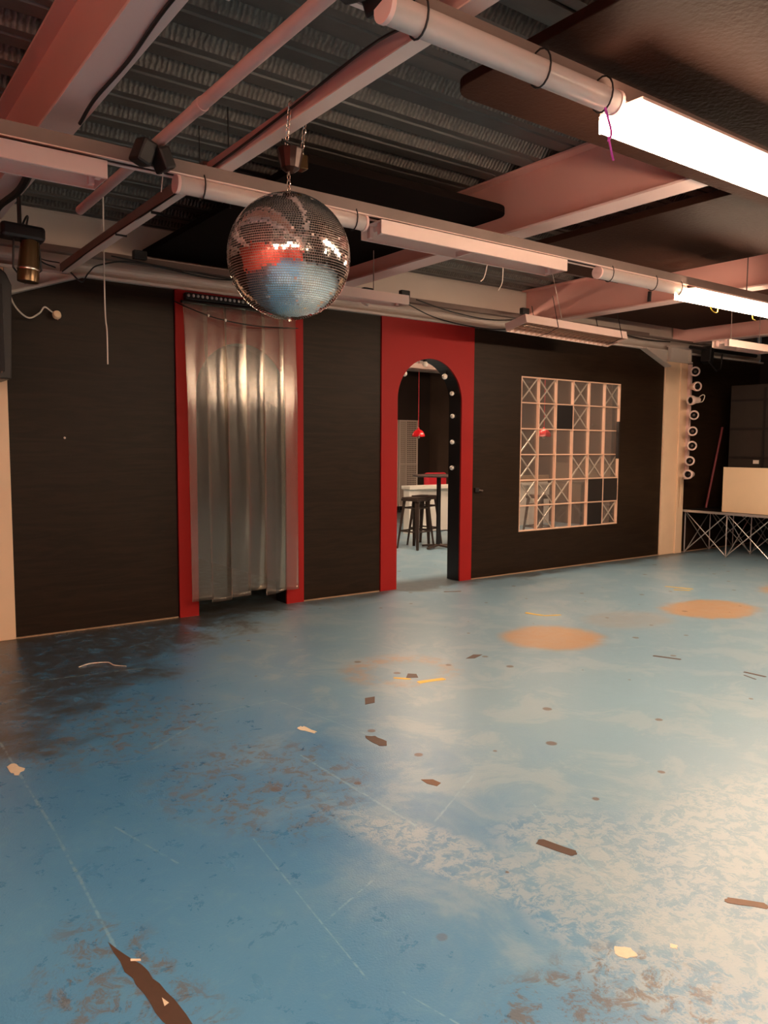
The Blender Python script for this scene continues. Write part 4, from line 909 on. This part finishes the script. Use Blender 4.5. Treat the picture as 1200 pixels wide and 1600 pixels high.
MB().box(5.99, 6.05, 6.425, 6.4495, 0.985, 1.035).build('latch_plate', M['cable'], t, bevel=0.003)
MB().tube([(6.05, 6.43, 1.01), (6.09, 6.41, 1.0)], 0.010, 8).build('knob', M['gunmetal'], t)
scrap('tape_strip', [(0.655, 2.29), (0.700, 2.16), (0.712, 2.09), (0.722, 1.98), (0.733, 1.86), (0.727, 1.74), (0.690, 1.74), (0.672, 1.88), (0.668, 2.02), (0.660, 2.13)], M['tape'], 'long torn strip of dark brown tape on the blue floor at the bottom left', 'tape', seed=1, bumpy=0.003)
scrap('tape_flake', [(0.698, 1.93), (0.712, 1.935), (0.704, 1.965)], M['paper'], 'small pale flake stuck on the long brown tape strip', 'flake', th=0.0025)
scrap('tape_flake', [(0.685, 2.165), (0.71, 2.15), (0.712, 2.158), (0.688, 2.175)], M['paper'], 'thin pale flake at the upper end of the long brown tape strip', 'flake', th=0.0025)
scrap('tape_scrap', [(2.535, 3.625), (2.60, 3.62), (2.665, 3.71), (2.60, 3.72)], M['tape'], 'square brown scrap below the yellow tape bits', 'tape')
scrap('tape_scrap', [(2.255, 3.22), (2.29, 3.19), (2.30, 3.10), (2.27, 3.05), (2.235, 3.07), (2.235, 3.15)], M['tape'], 'leaf shaped brown scrap in the middle of the floor', 'tape', seed=3, bumpy=.003)
scrap('tape_scrap', [(2.155, 2.64), (2.20, 2.61), (2.205, 2.56), (2.17, 2.545), (2.15, 2.59)], M['tape2'], 'small oval brown scrap beside the bright floor reflection', 'tape')
scrap('tape_scrap', strip((2.172, 1.955), (2.215, 1.80), 0.045), M['tape'], 'short straight brown tape strip right of centre near the front', 'tape', seed=4, bumpy=.001)
scrap('tape_scrap', strip((2.385, 1.32), (2.47, 1.215), 0.035), M['tape2'], 'pointed brown tape strip at the right edge near the front', 'tape', seed=5, bumpy=.002)
scrap('tape_scrap', [(3.68, 4.02), (3.74, 3.99), (3.85, 4.03), (3.80, 4.07)], M['tape'], 'small brown scrap right of the yellow tape bits', 'tape')
scrap('tape_scrap', strip((4.84, 3.30), (4.92, 3.12), 0.03), M['tape'], 'thin dark strip on the floor beyond the sandy spot at the right', 'tape')
scrap('tape_scrap', strip((4.99, 2.70), (5.0, 2.55), 0.025), M['tape'], 'thin dark strip at the far right of the floor', 'tape')
scrap('tape_scrap', strip((4.92, 2.66), (4.89, 2.56), 0.012), M['tape'], 'thinnest dark sliver beside the far right strip', 'tape')
scrap('tape_scrap', [(3.05, 3.90), (3.12, 3.86), (3.16, 3.93), (3.12, 3.97)], M['tape'], 'brown curl lying between the two yellow tape bits', 'tape')
scrap('yellow_tape', strip((2.985, 3.95), (3.06, 3.86), 0.03), M['yellow'], 'left yellow tape bit on the brown ring stain', 'tape', seed=6, bumpy=.003)
scrap('yellow_tape', strip((3.05, 3.78), (3.25, 3.74), 0.045), M['yellow'], 'right yellow tape bit on the brown ring stain', 'tape', seed=7, bumpy=.003)
scrap('yellow_tape', strip((5.16, 4.85), (5.20, 4.67), 0.04), M['yellow'], 'left arm of the yellow tape bits beyond the sandy spot', 'tape', seed=8, bumpy=.004)
scrap('yellow_tape', strip((5.20, 4.67), (5.36, 4.60), 0.03), M['yellow'], 'right arm of the yellow tape bits beyond the sandy spot', 'tape', seed=9, bumpy=.003)
scrap('yellow_tape', strip((7.40, 4.92), (7.50, 4.65), 0.04), M['yellow'], 'longer yellow tape bit on the floor before the stage', 'tape', seed=10, bumpy=.004)
scrap('yellow_tape', strip((7.30, 4.75), (7.40, 4.62), 0.03), M['yellow'], 'shorter yellow tape bit on the floor before the stage', 'tape', seed=11, bumpy=.004)
scrap('yellow_tape', strip((5.22, 6.05), (5.38, 5.96), 0.035), M['tape2'], 'tan tape bit on the floor in front of the open arch', 'tape', seed=12, bumpy=.003)
scrap('paper_scrap', strip((2.045, 3.53), (2.065, 3.41), 0.038), M['paper'], 'torn pale paper scrap on the floor left of centre', 'paper', seed=13, bumpy=.006)
scrap('paper_scrap', [(0.665, 3.87), (0.71, 3.90), (0.735, 3.80), (0.70, 3.74), (0.67, 3.78)], M['paper'], 'pale crumpled scrap at the left edge of the floor', 'paper', seed=14, bumpy=.006)
scrap('paper_scrap', [(1.86, 1.36), (1.885, 1.385), (1.92, 1.35), (1.905, 1.315), (1.87, 1.325)], M['paper'], 'small pale paper scrap near the bottom right', 'paper', seed=15, bumpy=.002)
scrap('paper_scrap', [(2.02, 1.28), (2.035, 1.29), (2.045, 1.275), (2.03, 1.265)], M['paper'], 'tiniest pale speck right of the bottom right paper scrap', 'paper', seed=16, bumpy=.001)
cord([(1.395, 5.36, 0.004), (1.48, 5.40, 0.004), (1.58, 5.35, 0.008), (1.60, 5.27, 0.004), (1.66, 5.20, 0.004)], 0.004, M['white_cord'], 'thin white wire lying on the dark floor in front of the left wall', 'floor_wire', 'wire')
